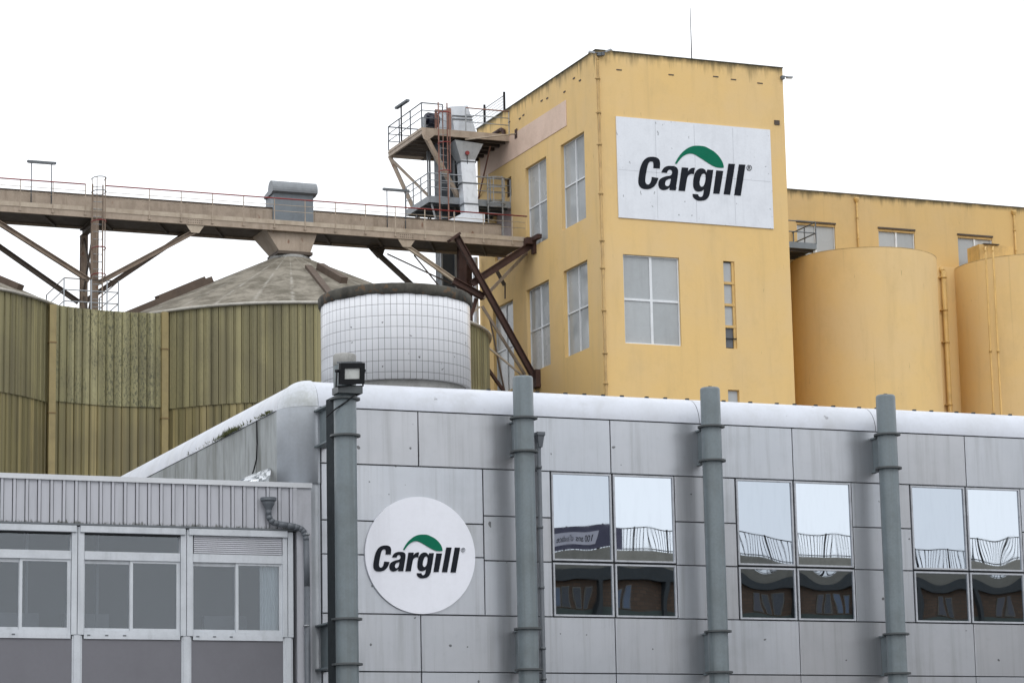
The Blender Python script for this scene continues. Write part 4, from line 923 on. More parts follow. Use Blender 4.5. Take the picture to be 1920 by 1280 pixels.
fcone = lambda ccx, axx, ang, f: Vector((ccx*(1-f)+axx*f+(RCo*(1-f)+.82*f)*math.cos(ang), YR+(RCo*(1-f)+.82*f)*math.sin(ang), ZE+.02+(zaB-ZE-.02)*f**.985))
angL = math.radians(193)
ridge(fcone(ccB, axB, angL, .06), fcone(ccB, axB, angL, .60), .42, .26, 'roof_channel', 'long brown steel channel running down the left of the cone roof', M['chan'], (.38, .92))
pa = [at(580, 503, Y=YR-1.4), at(622, 555, Y=YR-3.2)]; 
q0 = on_cone(ccB, axB, zaB, 578, 504); q1 = on_cone(ccB, axB, zaB, 622, 560); q2 = on_cone(ccB, axB, zaB, 600, 506); q3 = on_cone(ccB, axB, zaB, 645, 533)
if q0 and q1: ridge(q0, q1, .26, .16, 'roof_channel', 'shorter brown steel channel in front on the right of the cone roof', M['chan'])
if q2 and q3: ridge(q2, q3, .30, .28, 'roof_channel', 'shorter brown steel channel behind on the right of the cone roof', M['chan'])
q4 = fcone(ccA, axA, math.radians(-44), .12); q5 = fcone(ccA, axA, math.radians(-44), .6)
ridge(q4, q5, .4, .24, 'roof_channel', 'brown steel channel on the cone roof at the left edge of the photo', M['chan'], (.3, .9))

# ================================================================== conveyor gantry
YG0, YG1, YT = 106.9, 109.0, 107.62; zg0, zg1, zg2, zg3 = 27.22, 27.46, 27.655, 28.30
XG0, XG1 = 14.0, 44.55
gn = thing('conveyor_gantry', 'long tan steel conveyor gantry bridging from the left edge to the yellow tower', 'conveyor', (30, YR, zg0))
mb = MB(); mb.box(XG0, YG0, zg0, XG1, YG0+.06, zg1); mb.box(XG0, YG0-.05, zg0, XG1, YG0, zg0+.02); mb.build('side_beam', M['tan'], gn)
mb = MB(); mb.box(XG0, YG0-.03, zg1+.015, XG1, YG0+.02, zg2); mb.build('toe_plate', M['tanlight'], gn)
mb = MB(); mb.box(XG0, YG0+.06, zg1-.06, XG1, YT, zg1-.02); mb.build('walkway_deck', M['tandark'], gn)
XT1 = at(940, 423, Y=YT).x
mb = MB(); mb.box(XG0, YT, zg1-.1, XT1, YG1, zg3); 
x = XG0
while x < XT1: mb.box(x, YT-.02, zg1, x+.05, YT, zg3-.02); x += 2.7
mb.build('trough_casing', M['tan'], gn)
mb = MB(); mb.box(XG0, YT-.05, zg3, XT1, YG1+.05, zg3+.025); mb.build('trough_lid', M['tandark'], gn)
mb = MB(); mb.box(XG0, YG1-.06, zg0, XG1, YG1, zg1-.1); mb.build('rear_beam', M['tan'], gn)
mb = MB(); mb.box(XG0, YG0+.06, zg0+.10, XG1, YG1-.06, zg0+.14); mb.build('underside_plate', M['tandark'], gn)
x = XG0+1
while x < XG1:
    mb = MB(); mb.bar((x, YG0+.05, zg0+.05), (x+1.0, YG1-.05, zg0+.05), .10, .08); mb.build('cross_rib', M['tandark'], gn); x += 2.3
for k, x in enumerate([XG0+.3+1.29*j for j in range(24)]):
    if 26.0 < x < 27.3: continue
    mb = MB(); mb.bar((x, YG0-.045, zg0+.08), (x, YG0-.045, 28.54), .032, .025); mb.box(x-.05, YG0-.06, zg0+.10, x+.05, YG0-.03, zg0+.14); mb.build('rail_post', M['tanlight'] if x > 38 else M['tan'], gn)
xa, xb = at(160, 340, Y=YG0).x, at(197, 345, Y=YG0).x
for z in (28.27, 28.02):
    for (a, b) in ((XG0, xa), (xb, XG1)):
        mb = MB(); mb.tube((a, YG0-.06, z), (b, YG0-.06, z), .011, 6); mb.build('guard_wire', M['tanlight'], gn)
mb = MB(); mb.tube((XG0, YG0-.045, 28.54), (xa, YG0-.045, 28.54), .028, 8); mb.build('hand_rail', M['red'], gn)
mb = MB(); mb.tube((xb, YG0-.045, 28.54), (XG1+.1, YG0-.045, 28.54), .028, 8); mb.build('hand_rail', M['red'], gn)
def gusset(px, py):
    p = at(px, py, Y=YG0); mb = MB(); mb.box(p.x-.33, YG0-.018, zg0+.02, p.x+.33, YG0-.002, zg1-.0)
    mb.build('gusset_plate', M['tan'], gn)
    for i in range(7):
        for k in range(2):
            mb = MB(); mb.box(p.x-.27+i*.09-.015, YG0-.03, zg0+.07+k*.1, p.x-.27+i*.09+.015, YG0-.019, zg0+.10+k*.1); mb.build('rivet', M['tandark'], gn)
    mb = MB(); mb.extr([[(p.x-.38, zg0+.0), (p.x+.38, zg0), (p.x+.16, zg0-.32), (p.x-.16, zg0-.32)]], lambda a, b: (a, YG0+.0, b), lambda a, b: (a, YG0+.03, b)); mb.build('gusset_plate', M['tanlight'], gn)
    return p.x
g1 = gusset(366, 410); g2 = gusset(762, 440)
# chute below and hood above
ch = thing('discharge_chute', 'tan funnel chute dropping from the conveyor to the cone roof', 'chute', (axB, YR, zaB))
xa0, xa1 = at(497, 440, Y=YG0+.2).x, at(596, 446, Y=YG0+.2).x; yb0, yb1 = YG0+.2, YG1-.1
xn0, xn1 = axB-.66, axB+.66
mb = MB(); z0, z1, z2 = zaB+.1, zaB+.22, zg0+.12
mb.add([(xn0,YR-.7,z1),(xn1,YR-.7,z1),(xn1,YR+.6,z1),(xn0,YR+.6,z1),(xa0,yb0,z2),(xa1,yb0,z2),(xa1,yb1,z2),(xa0,yb1,z2)], [(0,1,5,4),(1,2,6,5),(2,3,7,6),(3,0,4,7)])
mb.build('funnel', M['tan'], ch)
mb = MB(); mb.box(xn0-.07, YR-.78, z0, xn1+.07, YR+.68, z1); mb.build('flange', M['tandark'], ch)
hx0, hx1 = at(512, 395, Y=YT-.1).x, at(587, 400, Y=YT-.1).x; hz0 = zg2-.05; hzt = at(545, 343, Y=YT+.1).z
hd_ = thing('vent_hood', 'blue-grey zinc hood with a rounded top standing on the conveyor', 'hood', ((hx0+hx1)/2, YR, zg3))
mb = MB(); mb.box(hx0, YT-.14, zg2, hx1, YT+.9, hzt-.35); mb.build('hood_body', M['zinc'], hd_)
# rounded cowl: barrel that overhangs to the front
rr = .36; yc_ = YT-.02; zc_ = hzt-rr; L = []
for k in range(15): a_ = math.radians(200-k*200/14); L.append((yc_+rr*math.cos(a_), zc_+rr*math.sin(a_)))
L += [(YT+.9, zc_-.1), (YT+.9, zc_-.22), (yc_-rr*.2, zc_-.2), (yc_-rr*.5, zc_-.16)]
mb = MB(); mb.extr([L], lambda a, b: (hx0-.08, a, b), lambda a, b: (hx1+.12, a, b)); mb.build('cowl', M['cowl'], hd_)

# strip lights on posts
def strip_light(x0, x1, y, zt, zb, Yp, label, posts=None):
    p0, p1 = at(x0, y, Y=Yp), at(x1, y+(x1-x0)*.07, Y=Yp); zt = (p0.z+p1.z)/2
    t = thing('strip_light', label, 'lamp', ((p0.x+p1.x)/2, Yp, zb), 'strip lights on posts above the conveyor')
    mb = MB(); mb.box(p0.x, Yp-.07, zt-.03, p1.x, Yp+.07, zt+.05); mb.build('lamp_housing', M['galvdark'], t)
    mb = MB(); mb.box(p0.x+.05, Yp-.05, zt-.05, p1.x-.05, Yp+.05, zt-.03); mb.build('diffuser', M['galv'], t)
    for f in (.15, .85):
        x = p0.x+(p1.x-p0.x)*f; mb = MB(); mb.tube((x, Yp, zb), (x, Yp, zt-.03), .022, 8); mb.build('post', M['galvdark'], t)
strip_light(51, 105, 303, 0, 27.7, YT-.08, 'strip light on two thin posts above the left end of the conveyor')
strip_light(718, 767, 355, 0, 27.7, YT-.08, 'strip light on two thin posts above the conveyor near the tower')

# ================================================================== trestle under the gantry
tr = thing('support_trestle', 'tan steel trestle carrying the conveyor above the mouldy screen', 'trestle', (26.4, YR, 22))
zt0_ = 22.6
cf = at(177, 500, Y=YG0+.15).x; cr = at(141, 500, Y=YG1-.1).x
for x, y, zt1 in ((cf, YG0+.15, zg0), (cf, YG1-.2, zg0-.28)):
    mb = MB(); mb.ibeam((x, y, 22.2), (x, y, zt1), .27, .27, .035, up=(0, 1, 0)); mb.build('column', M['tan2'], tr)
mb = MB(); mb.ibeam((cf, YG0+.05, zg0-.16), (cf, YG1+.05, zg0-.16), .25, .28, .03); mb.build('cross_head', M['tandark'], tr)
for za, zb in ((zg0-.35, 24.55), (24.55, zg0-.35), (24.5, 22.7), (22.7, 24.5)):
    mb = MB(); mb.bar((cf-.02, YG0+.2, za), (cf-.02, YG1-.25, zb), .07, .06); mb.build('cross_brace', M['tandark'], tr)
def strut(p, q, label, mat, w_=.18):
    mb = MB(); mb.ibeam(p, q, w_, w_*1.1, .03); o = mb.build('raking_strut', mat); return tag(o, label, 'strut', 'raking struts under the conveyor')
strut((cf-.2, YG0+.15, at(155, 525, Y=YG0+.15).z), at(-90, 362, Y=YG0+.15), 'tan strut rising left from the trestle at the front of the gantry', M['tan2'], .17)
strut((cf-.2, YG1-.2, at(140, 566, Y=YG1-.2).z), at(-90, 400, Y=YG1-.2), 'brown strut rising left from the trestle foot at the rear of the gantry', M['tandark'], .17)
strut((cf+.1, YG0+.15, at(185, 532, Y=YG0+.15).z), (g1+.05, YG0+.12, zg0-.22), 'tan strut rising right from the trestle to the front gusset left of the chute', M['tan2'], .17)
strut((cf+.1, YG1-.2, at(150, 563, Y=YG1-.2).z), at(345, 440, Y=YG1-.2), 'brown strut rising right from the trestle foot to the gantry rear', M['chan'], .18)
strut((g2-.05, YG0+.12, zg0-.2), at(880, 545, Y=YG0+.12), 'tan strut falling right from the gusset between chute and tower', M['tanlight'], .15)
strut(at(700, 468, Y=YG1-.2), at(800, 560, Y=YG1-.2), 'dark strut falling right behind the white tiled tank', M['tandark'], .17)
for pts, lab in (([(726, 476), (850, 534)], 'thin dark brace rod sloping gently right above the tiled tank'), ([(776, 478), (826, 540)], 'thin dark brace rod sloping steeply right above the tiled tank')):
    mb = MB(); mb.bar(at(*pts[0], Y=YR+.6), at(*pts[1], Y=YR+.4), .05); tag(mb.build('brace_rod', M['tandark']), lab, 'rod')
# guard rail round the trestle foot
gr = thing('guard_rail', 'galvanised guard rail around the foot of the trestle above the mouldy screen', 'railing', (26.4, YR-1, 22.5))
Yr0 = YR-2.2
zr1 = at(121, 521, Y=Yr0).z; zr0 = zr1-1.35
ra_ = [at(120, 545, Y=Yr0).x, at(222, 552, Y=Yr0).x]
P4 = [(ra_[0], Yr0), (ra_[1], Yr0), (ra_[1]+.1, YR+1.2), (ra_[0]+.1, YR+1.2)]
for i, (x, y) in enumerate(P4+[((ra_[0]+ra_[1])/2, Yr0), (ra_[1]-.45, Yr0)]):
    mb = MB(); mb.bar((x, y, zr0), (x, y, zr1), .045, .04); mb.build('post', M['galv'], gr)
for z, m_ in ((zr1, M['tandark']), (zr1-.45, M['galv']), (zr1-.9, M['galv'])):
    for (a, b) in ((0, 1), (1, 2), (3, 0)):
        mb = MB(); mb.tube((*P4[a], z), (*P4[b], z), .022, 6); mb.build('rail', m_, gr)
mb = MB(); mb.box(ra_[0]-.1, Yr0-.05, zr0-.08, ra_[1]+.2, YR+1.3, zr0); mb.build('deck', M['galvdark'], gr)

def ladder(name, label, x0, x1, Y, z0, z1, hoops, smat, hmat, back=-1, rung=.3, hr=.36, bars_from=None, hoopmat2=None):
    t = thing(name, label, 'ladder', ((x0+x1)/2, Y, z0), None)
    for x in (x0, x1):
        mb = MB(); mb.bar((x, Y, z0), (x, Y, z1), .05, .035); mb.build('stringer', smat, t)
    z = z0+.15
    while z < z1: mb = MB(); mb.tube((x0, Y, z), (x1, Y, z), .014, 6); mb.build('rung', M['galv'], t); z += rung
    xm = (x0+x1)/2; hw = (x1-x0)/2
    arc = [(xm+(hw+.05+.08*math.sin(PI*k/12))*math.cos(PI*k/12)*1.0, Y+back*(hr*math.sin(PI*k/12)*1.7)) for k in range(13)]
    for i, z in enumerate(hoops):
        mb = MB(); mb.path([(x, y, z) for x, y in arc], .02, 6); mb.build('hoop', hmat if not (hoopmat2 and i > 1) else hoopmat2, t)
    if len(hoops) > 1:
        for k in (1, 4, 8, 11):
            mb = MB(); mb.bar((*arc[k], min(hoops)), (*arc[k], max(hoops)), .03, .012); mb.build('cage_bar', smat, t)
    return t
Yld = YG0-.12
lx0, lx1 = at(174, 450, Y=Yld).x, at(190, 450, Y=Yld).x
ladder('caged_ladder', 'caged ladder climbing the trestle to the conveyor, with red lower hoops', lx0-.02, lx1+.05, Yld, 22.6, 28.55, [at(182, y, Y=Yld).z for y in (337, 362, 418, 468, 518)], M['tan2'], M['cowl'], hoopmat2=M['red'])

# ================================================================== bucket elevator by the tower
ev = thing('bucket_elevator', 'dark bucket elevator shaft with a bright sheet metal head beside the tower', 'elevator', (42.9, 110.6, 0))
e0, e1 = at(827, 500, Y=110.2).x, at(886, 500, Y=110.2).x
xs_ = at(846, 380, Y=110.2).x; xs2_ = at(868, 380, Y=110.2).x
mb = MB(); mb.box(e0+.02, 110.2, 0, e0+.6, 110.9, 32.4); mb.build('shaft', M['slate'], ev)
mb = MB(); mb.box(e1-.72, 110.3, 0, e1, 110.9, 32.4); mb.build('return_shaft', M['slate'], ev)
mb = MB(); mb.box(e1-.70, 110.2, 18, e1-.02, 110.28, 27.1); mb.build('rusty_cover', M['rust'], ev)
mb = MB(); mb.box(e0+.6, 110.12, 20, e0+.68, 110.2, 32.2); mb.box(e0-.02, 110.14, 20, e0+.06, 110.2, 32.2); mb.build('shaft_edge', M['galv'], ev)
hf = [at(844, 200, Y=109.5), at(877, 198, Y=109.5), at(893, 248, Y=109.5), at(853, 249, Y=109.5)]
L = [(p.x, p.z) for p in hf]; mb = MB(); mb.extr([L], lambda a, b: (a, 109.5, b), lambda a, b: (a-.25, 111.2, b)); mb.build('head_hood', M['sheet'], ev)
mb = MB(); 
for y_ in (217, 223): 
    p = at(848, y_, Y=109.48); q = at(886, y_+2, Y=109.48); mb.bar(p, q, .03, .05)
mb.build('hood_band', M['galvdark'], ev)
hp = [at(853, 262, Y=109.3), at(906, 270, Y=109.3), at(891, 300, Y=109.3), at(864, 300, Y=109.3)]
mb = MB()
A8 = [hp[0], hp[1], hp[1]+Vector((0, 1.1, 0)), hp[0]+Vector((0, 1.1, 0)), hp[3], hp[2], hp[2]+Vector((0, .5, 0)), hp[3]+Vector((0, .5, 0))]
mb.add(A8, [(0,1,5,4),(1,2,6,5),(2,3,7,6),(3,0,4,7)]); mb.build('hopper', M['galv'], ev)
cb_ = [at(872, 402, Y=108.5), at(898, 403, Y=108.5)]
mb = MB(); A8 = [hp[3], hp[2], hp[2]+Vector((0, .5, 0)), hp[3]+Vector((0, .5, 0)), cb_[0], cb_[1], cb_[1]+Vector((0, .5, 0)), cb_[0]+Vector((0, .5, 0))]
mb.add(A8, [(0,1,5,4),(1,2,6,5),(2,3,7,6),(3,0,4,7)]); mb.build('spout', M['sheet'], ev)
for f in (0.02, .42, .80):
    a = hp[3].lerp(cb_[0], f); b = hp[2].lerp(cb_[1], f); mb = MB(); mb.box(a.x-.04, a.y-.03, a.z-.03, b.x+.04, a.y+.54, a.z+.03); mb.build('spout_band', M['galvdark'], ev)
bb = [at(838, 417, Y=107.75), at(909, 420, Y=107.75)]
mb = MB(); x0, x1, zz = bb[0].x, bb[1].x, zg3+.03
mb.add([(x0,107.75,zz),(x1,107.75,zz),(x1,108.95,zz),(x0,108.95,zz),(cb_[0].x-.15,108.2,cb_[0].z),(cb_[1].x+.15,108.2,cb_[0].z),(cb_[1].x+.15,108.9,cb_[0].z),(cb_[0].x-.15,108.9,cb_[0].z)], [(0,1,5,4),(1,2,6,5),(2,3,7,6),(3,0,4,7),(4,5,6,7)]); mb.build('spout_foot', M['sheet'], ev)
mb = MB(); wv = at(876, 287, Y=109.25); mb.tube(wv+Vector((0, -.05, 0)), wv+Vector((0, .03, 0)), .09, 12); mb.build('valve_wheel', M['red'], ev)
mb = MB(); mb.tube(wv, wv-Vector((0, 0, 1.1)), .015, 6); mb.build('valve_chain', M['black'], ev)

# upper platform
UX0, UY0, UY1 = 40.9, 109.2, 113.4; uz1 = 32.68; uz0 = 32.36
up_ = thing('service_platform', 'high tan steel service platform cantilevered from the tower roof edge', 'platform', (42.8, 111.3, uz0))
xq = TX0-.01
mb = MB(); mb.box(UX0, UY0, uz0, UX0+.07, UY1, uz1); mb.box(UX0+.07, UY0, uz0, xq, UY0+.07, uz1-.02); mb.box(UX0+.07, UY1-.07, uz0, xq, UY1, uz1); mb.box(UX0-.025, UY0, uz1-.14, UX0, UY1, uz1-.09); mb.box(UX0-.025, UY0, uz0, UX0, UY1, uz0+.03); mb.box(UX0, UY0-.02, uz0, xq, UY0, uz0+.03); mb.build('edge_beam', M['tan'], up_)
mb = MB(); x = UX0+.08
while x < UX0+1.6: mb.box(x, UY0+.07, uz1-.08, x+.03, UY1-.07, uz1-.05); x += .062
mb.box(x, UY0+.07, uz1-.08, xq, UY1-.07, uz1-.05)
mb.build('deck', M['galv'], up_)
y = UY0+.45
while y < UY1-.2:
    mb = MB(); mb.box(UX0+.07, y, uz0+.01, xq-.02, y+.14, uz1-.081); mb.build('joist', M['tandark'], up_); y += .62
mb = MB(); mb.box(UX0+1.5, UY0+.07, uz0-.03, UX0+1.62, UY1-.07, uz0+.009); mb.build('joist', M['tandark'], up_)
def rails(parent, pts, z0, h, mat, n_mid=2, top=None, r=.02, step=1.35):
    for a, b in zip(pts, pts[1:]):
        a = Vector((*a, 0)); b = Vector((*b, 0)); L_ = (b-a).length; n = max(1, round(L_/step))
        for k in range(n+1):
            if k == n and b != Vector((*pts[-1], 0)): continue
            p = a.lerp(b, k/n); mb = MB(); mb.bar((p.x, p.y, z0), (p.x, p.y, z0+h), .045, .04); mb.build('post', mat, parent)
        for j in range(n_mid+1):
            z = z0+h-j*h/(n_mid+1)*.92; mb = MB(); mb.tube((a.x, a.y, z), (b.x, b.y, z), r if j else r*1.4, 6); mb.build('rail', (top if j == 0 and top else mat), parent)
rails(up_, [(xq-.9, UY1-.04), (UX0+.0, UY1-.04), (UX0+.0, UY0+.0), (UX0+.95, UY0+.0)], uz1, 1.05, M['galvdark'])
rails(up_, [(UX0+2.0, UY0), (xq, UY0)], uz1, 1.0, M['galv'], top=M['redfade'])
for p, q, w_ in (((UX0+.15, UY0+.05, uz0), at(875, 400, Y=109.6), .17), ((UX0+.05, UY1-.1, uz0), at(785, 412, Y=112.4), .15), ((UX0+.05, UY1-.1, uz0-.05), at(803, 367, Y=111.5), .10)):
    mb = MB(); mb.bar(p, q, w_, w_); mb.build('brace', M['tan'], up_)
mb = MB(); q = at(797, 254, Y=UY0-.03); mb.extr([[(q.x-.16, uz0+.05), (q.x+.42, uz0+.05), (q.x+.42, uz0-.02), (q.x+.1, uz0-.28), (q.x-.06, uz0-.2)]], lambda a, b: (a, UY0-.03, b), lambda a, b: (a, UY0+.0, b)); mb.build('gusset_plate', M['tan'], up_)
for x_ in (802, 806):
    p = at(x_, 330, Y=111.8); mb = MB(); mb.bar((p.x, 111.8, 28.6), (p.x, 111.8, uz0), .07 if x_ == 806 else .05, .06); mb.build('hanger_post', M['galv'], up_)
# lower landing
lz = at(808, 373, Y=UY0).z; LX0 = at(806, 373, Y=UY0).x-.05
lo = thing('landing_platform', 'galvanised landing below the high service platform, beside the elevator', 'platform', (43.2, 110.6, lz))
mb = MB(); mb.box(LX0, UY0, lz-.14, xq, UY0+.06, lz+.14); mb.box(LX0, UY0+.06, lz-.14, LX0+.06, 112.0, lz+.14); mb.box(LX0+.06, UY0+.06, lz-.03, xq, 112.0, lz); mb.build('deck', M['cowl'], lo)
y = UY0+.4
while y < 112:
    mb = MB(); mb.box(LX0+.06, y, lz-.16, xq, y+.08, lz-.032); mb.build('joist', M['galvdark'], lo); y += .55
rails(lo, [(LX0, 112.0), (LX0, UY0), (xq, UY0)], lz+.14, .98, M['galv'], 2, step=.9)
mb = MB(); mb.bar((LX0+.2, 109.4, lz-.15), (LX0+.5, 109.4, lz-1.3), .06); mb.bar((LX0+.3, 111.5, lz-.15), (LX0+.5, 111.4, lz-1.3), .06); mb.build('brace', M['galv'], lo)
# ladders
Yr_ = 108.95
ra0, ra1 = at(823.5, 320, Y=Yr_).x, at(840, 320, Y=Yr_).x
ladder('caged_ladder', 'faded red caged ladder rising from the conveyor to the high service platform', ra0, ra1, Yr_, 28.3, 33.75, [at(832, y, Y=Yr_).z for y in (215, 271, 324)], M['redfade'], M['red'], hr=.28)
Yr2 = 109.1
rb0, rb1 = at(915, 370, Y=Yr2).x, at(942, 370, Y=Yr2).x
ladder('caged_ladder', 'galvanised ladder cage beside the small slot opening in the tower wall', rb0, rb1, Yr2, lz-1.5, lz+1.2, [at(928, y, Y=Yr2).z for y in (336, 355, 384)], M['galv'], M['galv'], hr=.26)
# motor
mo = thing('drive_motor', 'black round drive motor on the high service platform', 'motor', at(812, 238, Y=110.0))
p = at(811, 226, Y=109.9); mb = MB(); mb.tube(p+Vector((-.28, 0, 0)), p+Vector((.22, .1, 0)), .30, 18); mb.tube(p+Vector((-.36, 0, 0)), p+Vector((-.28, 0, 0)), .20, 14)
for k in range(10):
    a_ = 2*PI*k/10; mb.bar(p+Vector((-.26, .31*math.cos(a_), .31*math.sin(a_))), p+Vector((.2, .31*math.cos(a_)+.1, .31*math.sin(a_))), .03)
mb.build('motor_body', paint('navy_motor_paint', (.015, .018, .035, 1), rough=.35), mo)
mb = MB(); mb.box(p.x-.45, 109.55, uz1, p.x+.3, 110.4, uz1+.08); mb.box(p.x-.5, 109.6, uz1, p.x-.42, 109.9, uz1+.55); mb.build('base_frame', M['galv'], mo)
mb = MB(); q0 = at(820, 236, Y=109.35); q1 = at(820, 206, Y=109.35); mb.box(q0.x-.1, 109.3, uz1, q0.x-.02, 109.4, q1.z); mb.box(q0.x+.5, 109.3, uz1, q0.x+.62, 109.4, q1.z+.1); mb.box(q0.x-.02, 109.3, q1.z-.1, q0.x+.5, 109.36, q1.z); mb.build('guard_frame', M['redfade'], mo)
# lamp on the platform
p0 = at(753, 268, Y=111.8); p1 = at(753, 198, Y=111.8)
t = thing('platform_lamp', 'short tilted strip lamp on a single post at the platform edge', 'lamp', (p0.x, 111.8, uz1))
mb = MB(); mb.tube((p0.x, 111.8, uz1-.2), (p0.x, 111.8, p1.z), .035, 8); mb.build('post', M['black'], t)
mb = MB(); mb.bar((p0.x-.05, 112.3, p1.z), (p0.x+.12, 111.25, p1.z+.1), .16, .09); mb.build('lamp_housing', M['galvdark'], t)
# stay rod, hook, mesh fence
a_ = at(872, 262, Y=109.1); b_ = at(968, 251, X=TX0-.02)
t = thing('stay_rod', 'pale stay rod bolted to the pink panel on the tower wall', 'rod', b_)
mb = MB(); mb.tube(a_, b_, .035, 8); mb.build('rod', M['tanlight'], t)
mb = MB(); mb.box(TX0-.05, b_.y-.12, b_.z-.2, TX0-.026, b_.y+.12, b_.z+.2); mb.build('wall_plate', M['rust'], t)
a_ = at(918, 288, Y=109.6); b_ = at(900, 360, X=TX0-.02)
mb = MB(); mb.bar(at(919, 275, Y=109.6), at(897, 372, X=TX0-.02), .06); tag(mb.build('wall_brace', M['redfade']), 'slim red-brown brace against the shaded tower wall below the platform', 'brace')
mb = MB(); mb.path([at(925, 252, X=TX0-.1), at(940, 243, X=TX0-.1), at(944, 246, X=TX0-.1), at(944, 262, X=TX0-.1)], .09, 8); tag(mb.build('bent_pipe', M['rust']), 'rusty bent pipe end against the tower wall at platform level', 'pipe')
fe = thing('mesh_fence', 'pale wire mesh fence on dark posts along the tower roof edge', 'fence', (TX0+.1, 111, TZ))
for x_, yt, yb in ((946, 172, 214), (909, 196, 238), (872, 222, 262)):
    b0 = at(x_, yb, X=TX0+.05); t0 = at(x_, yt, X=TX0+.05); mb = MB(); mb.bar((TX0+.05, b0.y, TZ-.15), (TX0+.05, b0.y, t0.z), .085, .07); mb.build('post', M['black'], fe)
y0 = at(946, 214, X=TX0+.05).y; y1 = at(872, 262, X=TX0+.05).y; zt1 = at(946, 178, X=TX0+.05).z
mb = MB(); z = TZ+.1
while z < zt1: mb.tube((TX0+.06, y0, z), (TX0+.06, y1, z), .008, 5); z += .13
y = y0
while y < y1: mb.tube((TX0+.065, y, TZ+.1), (TX0+.065, y, zt1), .006, 5); y += .12
mb.build('mesh', M['galv'], fe)
mb = MB(); mb.tube((TX0+.06, y0, zt1), (TX0+.06, y1, zt1), .02, 6); mb.build('top_rail', M['galv'], fe)
# white pipe and rusty column behind the brace
p = at(891, 500, Y=112.7); mb = MB(); mb.tube((p.x, 112.7, 0), (p.x, 112.7, 28.0), .12, 12); tag(mb.build('white_pipe', M['signw']), 'upright white pipe at the rear corner of the tower under the conveyor', 'pipe')

# ================================================================== rusty brace against the tower
rb = thing('rusty_brace', 'rusty brown crossed steel braces propping the conveyor against the tower', 'brace', (TX0-.1, 106.9, 22))
Yb = 106.62
def rbm(p, q, w_, h_, name='brace_beam'):
    mb = MB(); mb.ibeam(p, q, w_, h_, .035); mb.build(name, M['rust'], rb)
rbm(at(856, 443, Y=Yb), at(1001, 706, Y=Yb), .20, .24)
rbm(at(999, 457, Y=Yb+.2), at(884, 532, Y=Yb+.2), .20, .30)
rbm(at(850, 526, Y=Yb+.3), at(907, 557, Y=Yb+.3), .24, .26)
rbm(at(866, 462, Y=Yb+.9), at(866, 560, Y=Yb+.9), .34, .22)
mb = MB(); mb.extr([[tuple(at(a, b, Y=YG1-.1)[k] for k in (0, 2)) for a, b in ((688, 462), (722, 466), (716, 484), (708, 484))]], lambda a, b: (a, YG1-.12, b), lambda a, b: (a, YG1-.08, b)); mb.build('gusset_plate', M['tandark'], gn)
mb = MB(); q = at(1003, 712, Y=106.75); mb.box(TX0-.22, 106.35, q.z-.35, TX0-.002, 106.95, q.z+.38); mb.build('foot_plate', M['rust'], rb)
mb = MB(); q = at(1000, 455, Y=106.8); mb.box(TX0-.42, 106.5, q.z-.12, TX0-.002, 107.1, q.z+.16); mb.box(TX0-.2, 105.9, q.z+.0, TX0-.002, 106.5, q.z+.18); mb.box(TX0-.12, 106.5, q.z-.5, TX0-.002, 106.8, q.z-.12); mb.build('head_plate', M['rust'], rb)
mb = MB(); q = at(852, 450, Y=Yb); mb.bar(at(842, 452, Y=Yb-.05), at(861, 438, Y=Yb-.05), .34, .10); mb.build('end_plate', M['rust'], rb)
mb = MB(); mb.bar(at(990, 472, Y=Yb+.9), at(905, 560, Y=Yb+.9), .14, .12); mb.build('rear_beam', M['tan'], rb)
mb = MB(); mb.bar(at(930, 505, Y=Yb+1.2), at(946, 535, Y=Yb+1.2), .12); mb.bar(at(947, 530, Y=Yb+1.2), at(947, 560, Y=Yb+1.2), .05); mb.build('hanger', M['tandark'], rb)
for i, (p, q, w_, mm, lab) in enumerate(((( 904, 574), (984, 702), .10, 'tan', 'thin tan rod falling right across the leftmost tower window'), ((919, 600), (947, 738), .06, 'chan', 'thin brown rod falling steeply beside the leftmost tower window'), ((917, 652), (982, 706), .07, 'tanlight', 'pale rod sloping gently across the leftmost tower window'), ((914, 690), (948, 738), .12, 'rust', 'short rusty bar above the white parapet by the leftmost tower window'), ((880, 590), (900, 575), .08, 'tanlight', 'short pale bar behind the right rim of the tiled tank'), ((880, 600), (893, 560), .14, 'rust', 'short rusty stub behind the right rim of the tiled tank'))):
    mb = MB(); mb.bar(at(*p, Y=Yb+.5), at(*q, Y=Yb+.5), w_); tag(mb.build('brace_rod', M[mm]), lab, 'rod')

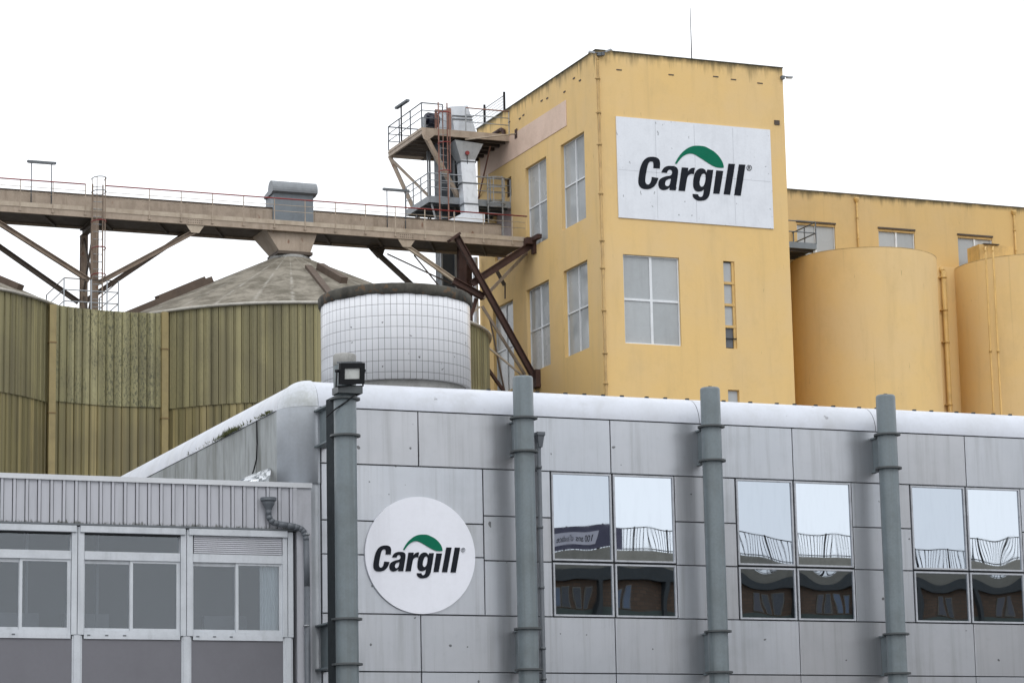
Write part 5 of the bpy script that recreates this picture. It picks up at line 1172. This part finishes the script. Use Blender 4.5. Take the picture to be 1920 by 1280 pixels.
# ================================================================== arena building across the street (seen only in the mirrored windows)
ar = thing('brick_building', 'brown brick building with a roof railing, seen mirrored in the office windows', 'building', (66, -16, 0))
YA = -10.0; ZA = 15.5; x0, x1 = 44.5, 100
mb = MB(); mb.box(x0, YA-14, 0, x1, YA, ZA-1.3); mb.build('wall', M['brick'], ar)
mb = MB(); mb.box(x0-.1, YA-14, ZA-.78, x1, YA+.12, ZA); mb.build('parapet', M['concband'], ar)
mb = MB(); mb.box(x0-.1, YA-14, ZA-1.3, x1, YA+.3, ZA-.78); mb.build('dark_beam', M['steel_dark'], ar)
mb = MB(); mb.box(x0, YA, 11.9, x1, YA+.06, 12.9); mb.build('band', M['greenband'], ar)
x = x0+.6; k = 0
while x < x1-2:
    arn = random.Random(int(x*10)); nw = arn.choice((2, 3, 4)); x_ = x+arn.uniform(-.2, .35)
    for q_ in range(nw):
        ww = arn.uniform(.26, .44); zt_w = 13.95+arn.uniform(-.1, .05)
        mb = MB(); mb.box(x_, YA, 12.95, x_+ww, YA+.05, zt_w); f = mb.build('window', M['concband'], ar)
        mb = MB(); mb.box(x_+.03, YA+.05, 12.98, x_+ww-.03, YA+.06, zt_w-.04); mb.build('pane', M[arn.choice(('blueglass', 'glass_dark', 'spandrel'))], f); x_ += ww+arn.uniform(.06, .2)
    mb = MB(); mb.box(x+2.2, YA, 11.0, x+2.4, YA+.35, ZA-1.3); mb.build('pilaster', M['steel_dark'], ar)
    mb = MB(); L = [(x+.55+1.25*math.cos(PI*j/16), 11.6+.95*math.sin(PI*j/16)) for j in range(17)]+[(x-.7, 9.0), (x+1.8, 9.0)]
    mb.extr([L], lambda a, b: (a, YA+.12, b), lambda a, b: (a, YA-.0, b)); mb.build('arch', M['darkgap'], ar)
    x += 3.2
mb = MB(); x = x0
while x < x1: mb.bar((x, YA-.1, ZA), (x, YA-.1, ZA+1.05), .022); x += .16
for z in (ZA+.1, ZA+1.05): mb.bar((x0, YA-.1, z), (x1, YA-.1, z), .04)
o = mb.build('railing', M['black'], ar)
x = x0
while x < x1: mb = MB(); mb.bar((x, YA-.1, ZA), (x, YA-.1, ZA+1.1), .07); mb.build('railing_post', M['black'], ar); x += 1.6
bn = thing('banner', 'purple banner with a pale text strip hung on the brick building railing', 'banner', (48.4, YA, ZA+.1))
bx0, bx1 = 44.6, 51.9
mb = MB(); mb.box(bx0, YA-.03, ZA+.05, bx1, YA+.0, ZA+1.05); mb.build('cloth', M['banner'], bn)
mb = MB(); mb.box(bx0+1.5, YA+.0, ZA+.26, 50.7, YA+.012, ZA+.80); mb.build('text_strip', M['bannertext'], bn)
tc = bpy.data.curves.new('banner_text', 'FONT'); tc.body = "100 ans d'audace et d'amour"; tc.size = .40; tc.extrude = .004
to = bpy.data.objects.new('banner_text', tc); C.objects.link(to)
dg = bpy.context.evaluated_depsgraph_get(); dg.update(); me = bpy.data.meshes.new_from_object(to.evaluated_get(dg)); bpy.data.objects.remove(to)
tm = bpy.data.objects.new('lettering', me); C.objects.link(tm); me.materials.clear(); me.materials.append(M['ink']); tm.parent = bn
wd = max(v.co.x for v in me.vertices); s_ = 3.1/wd
tm.rotation_euler = (PI/2, 0, PI); tm.scale = (s_, .4/.40*1.0, 1); tm.location = Vector((50.6, YA+.018, ZA+.40))-Vector(bn['_b'])

for o in C.objects:
    if '_b' in o: del o['_b']
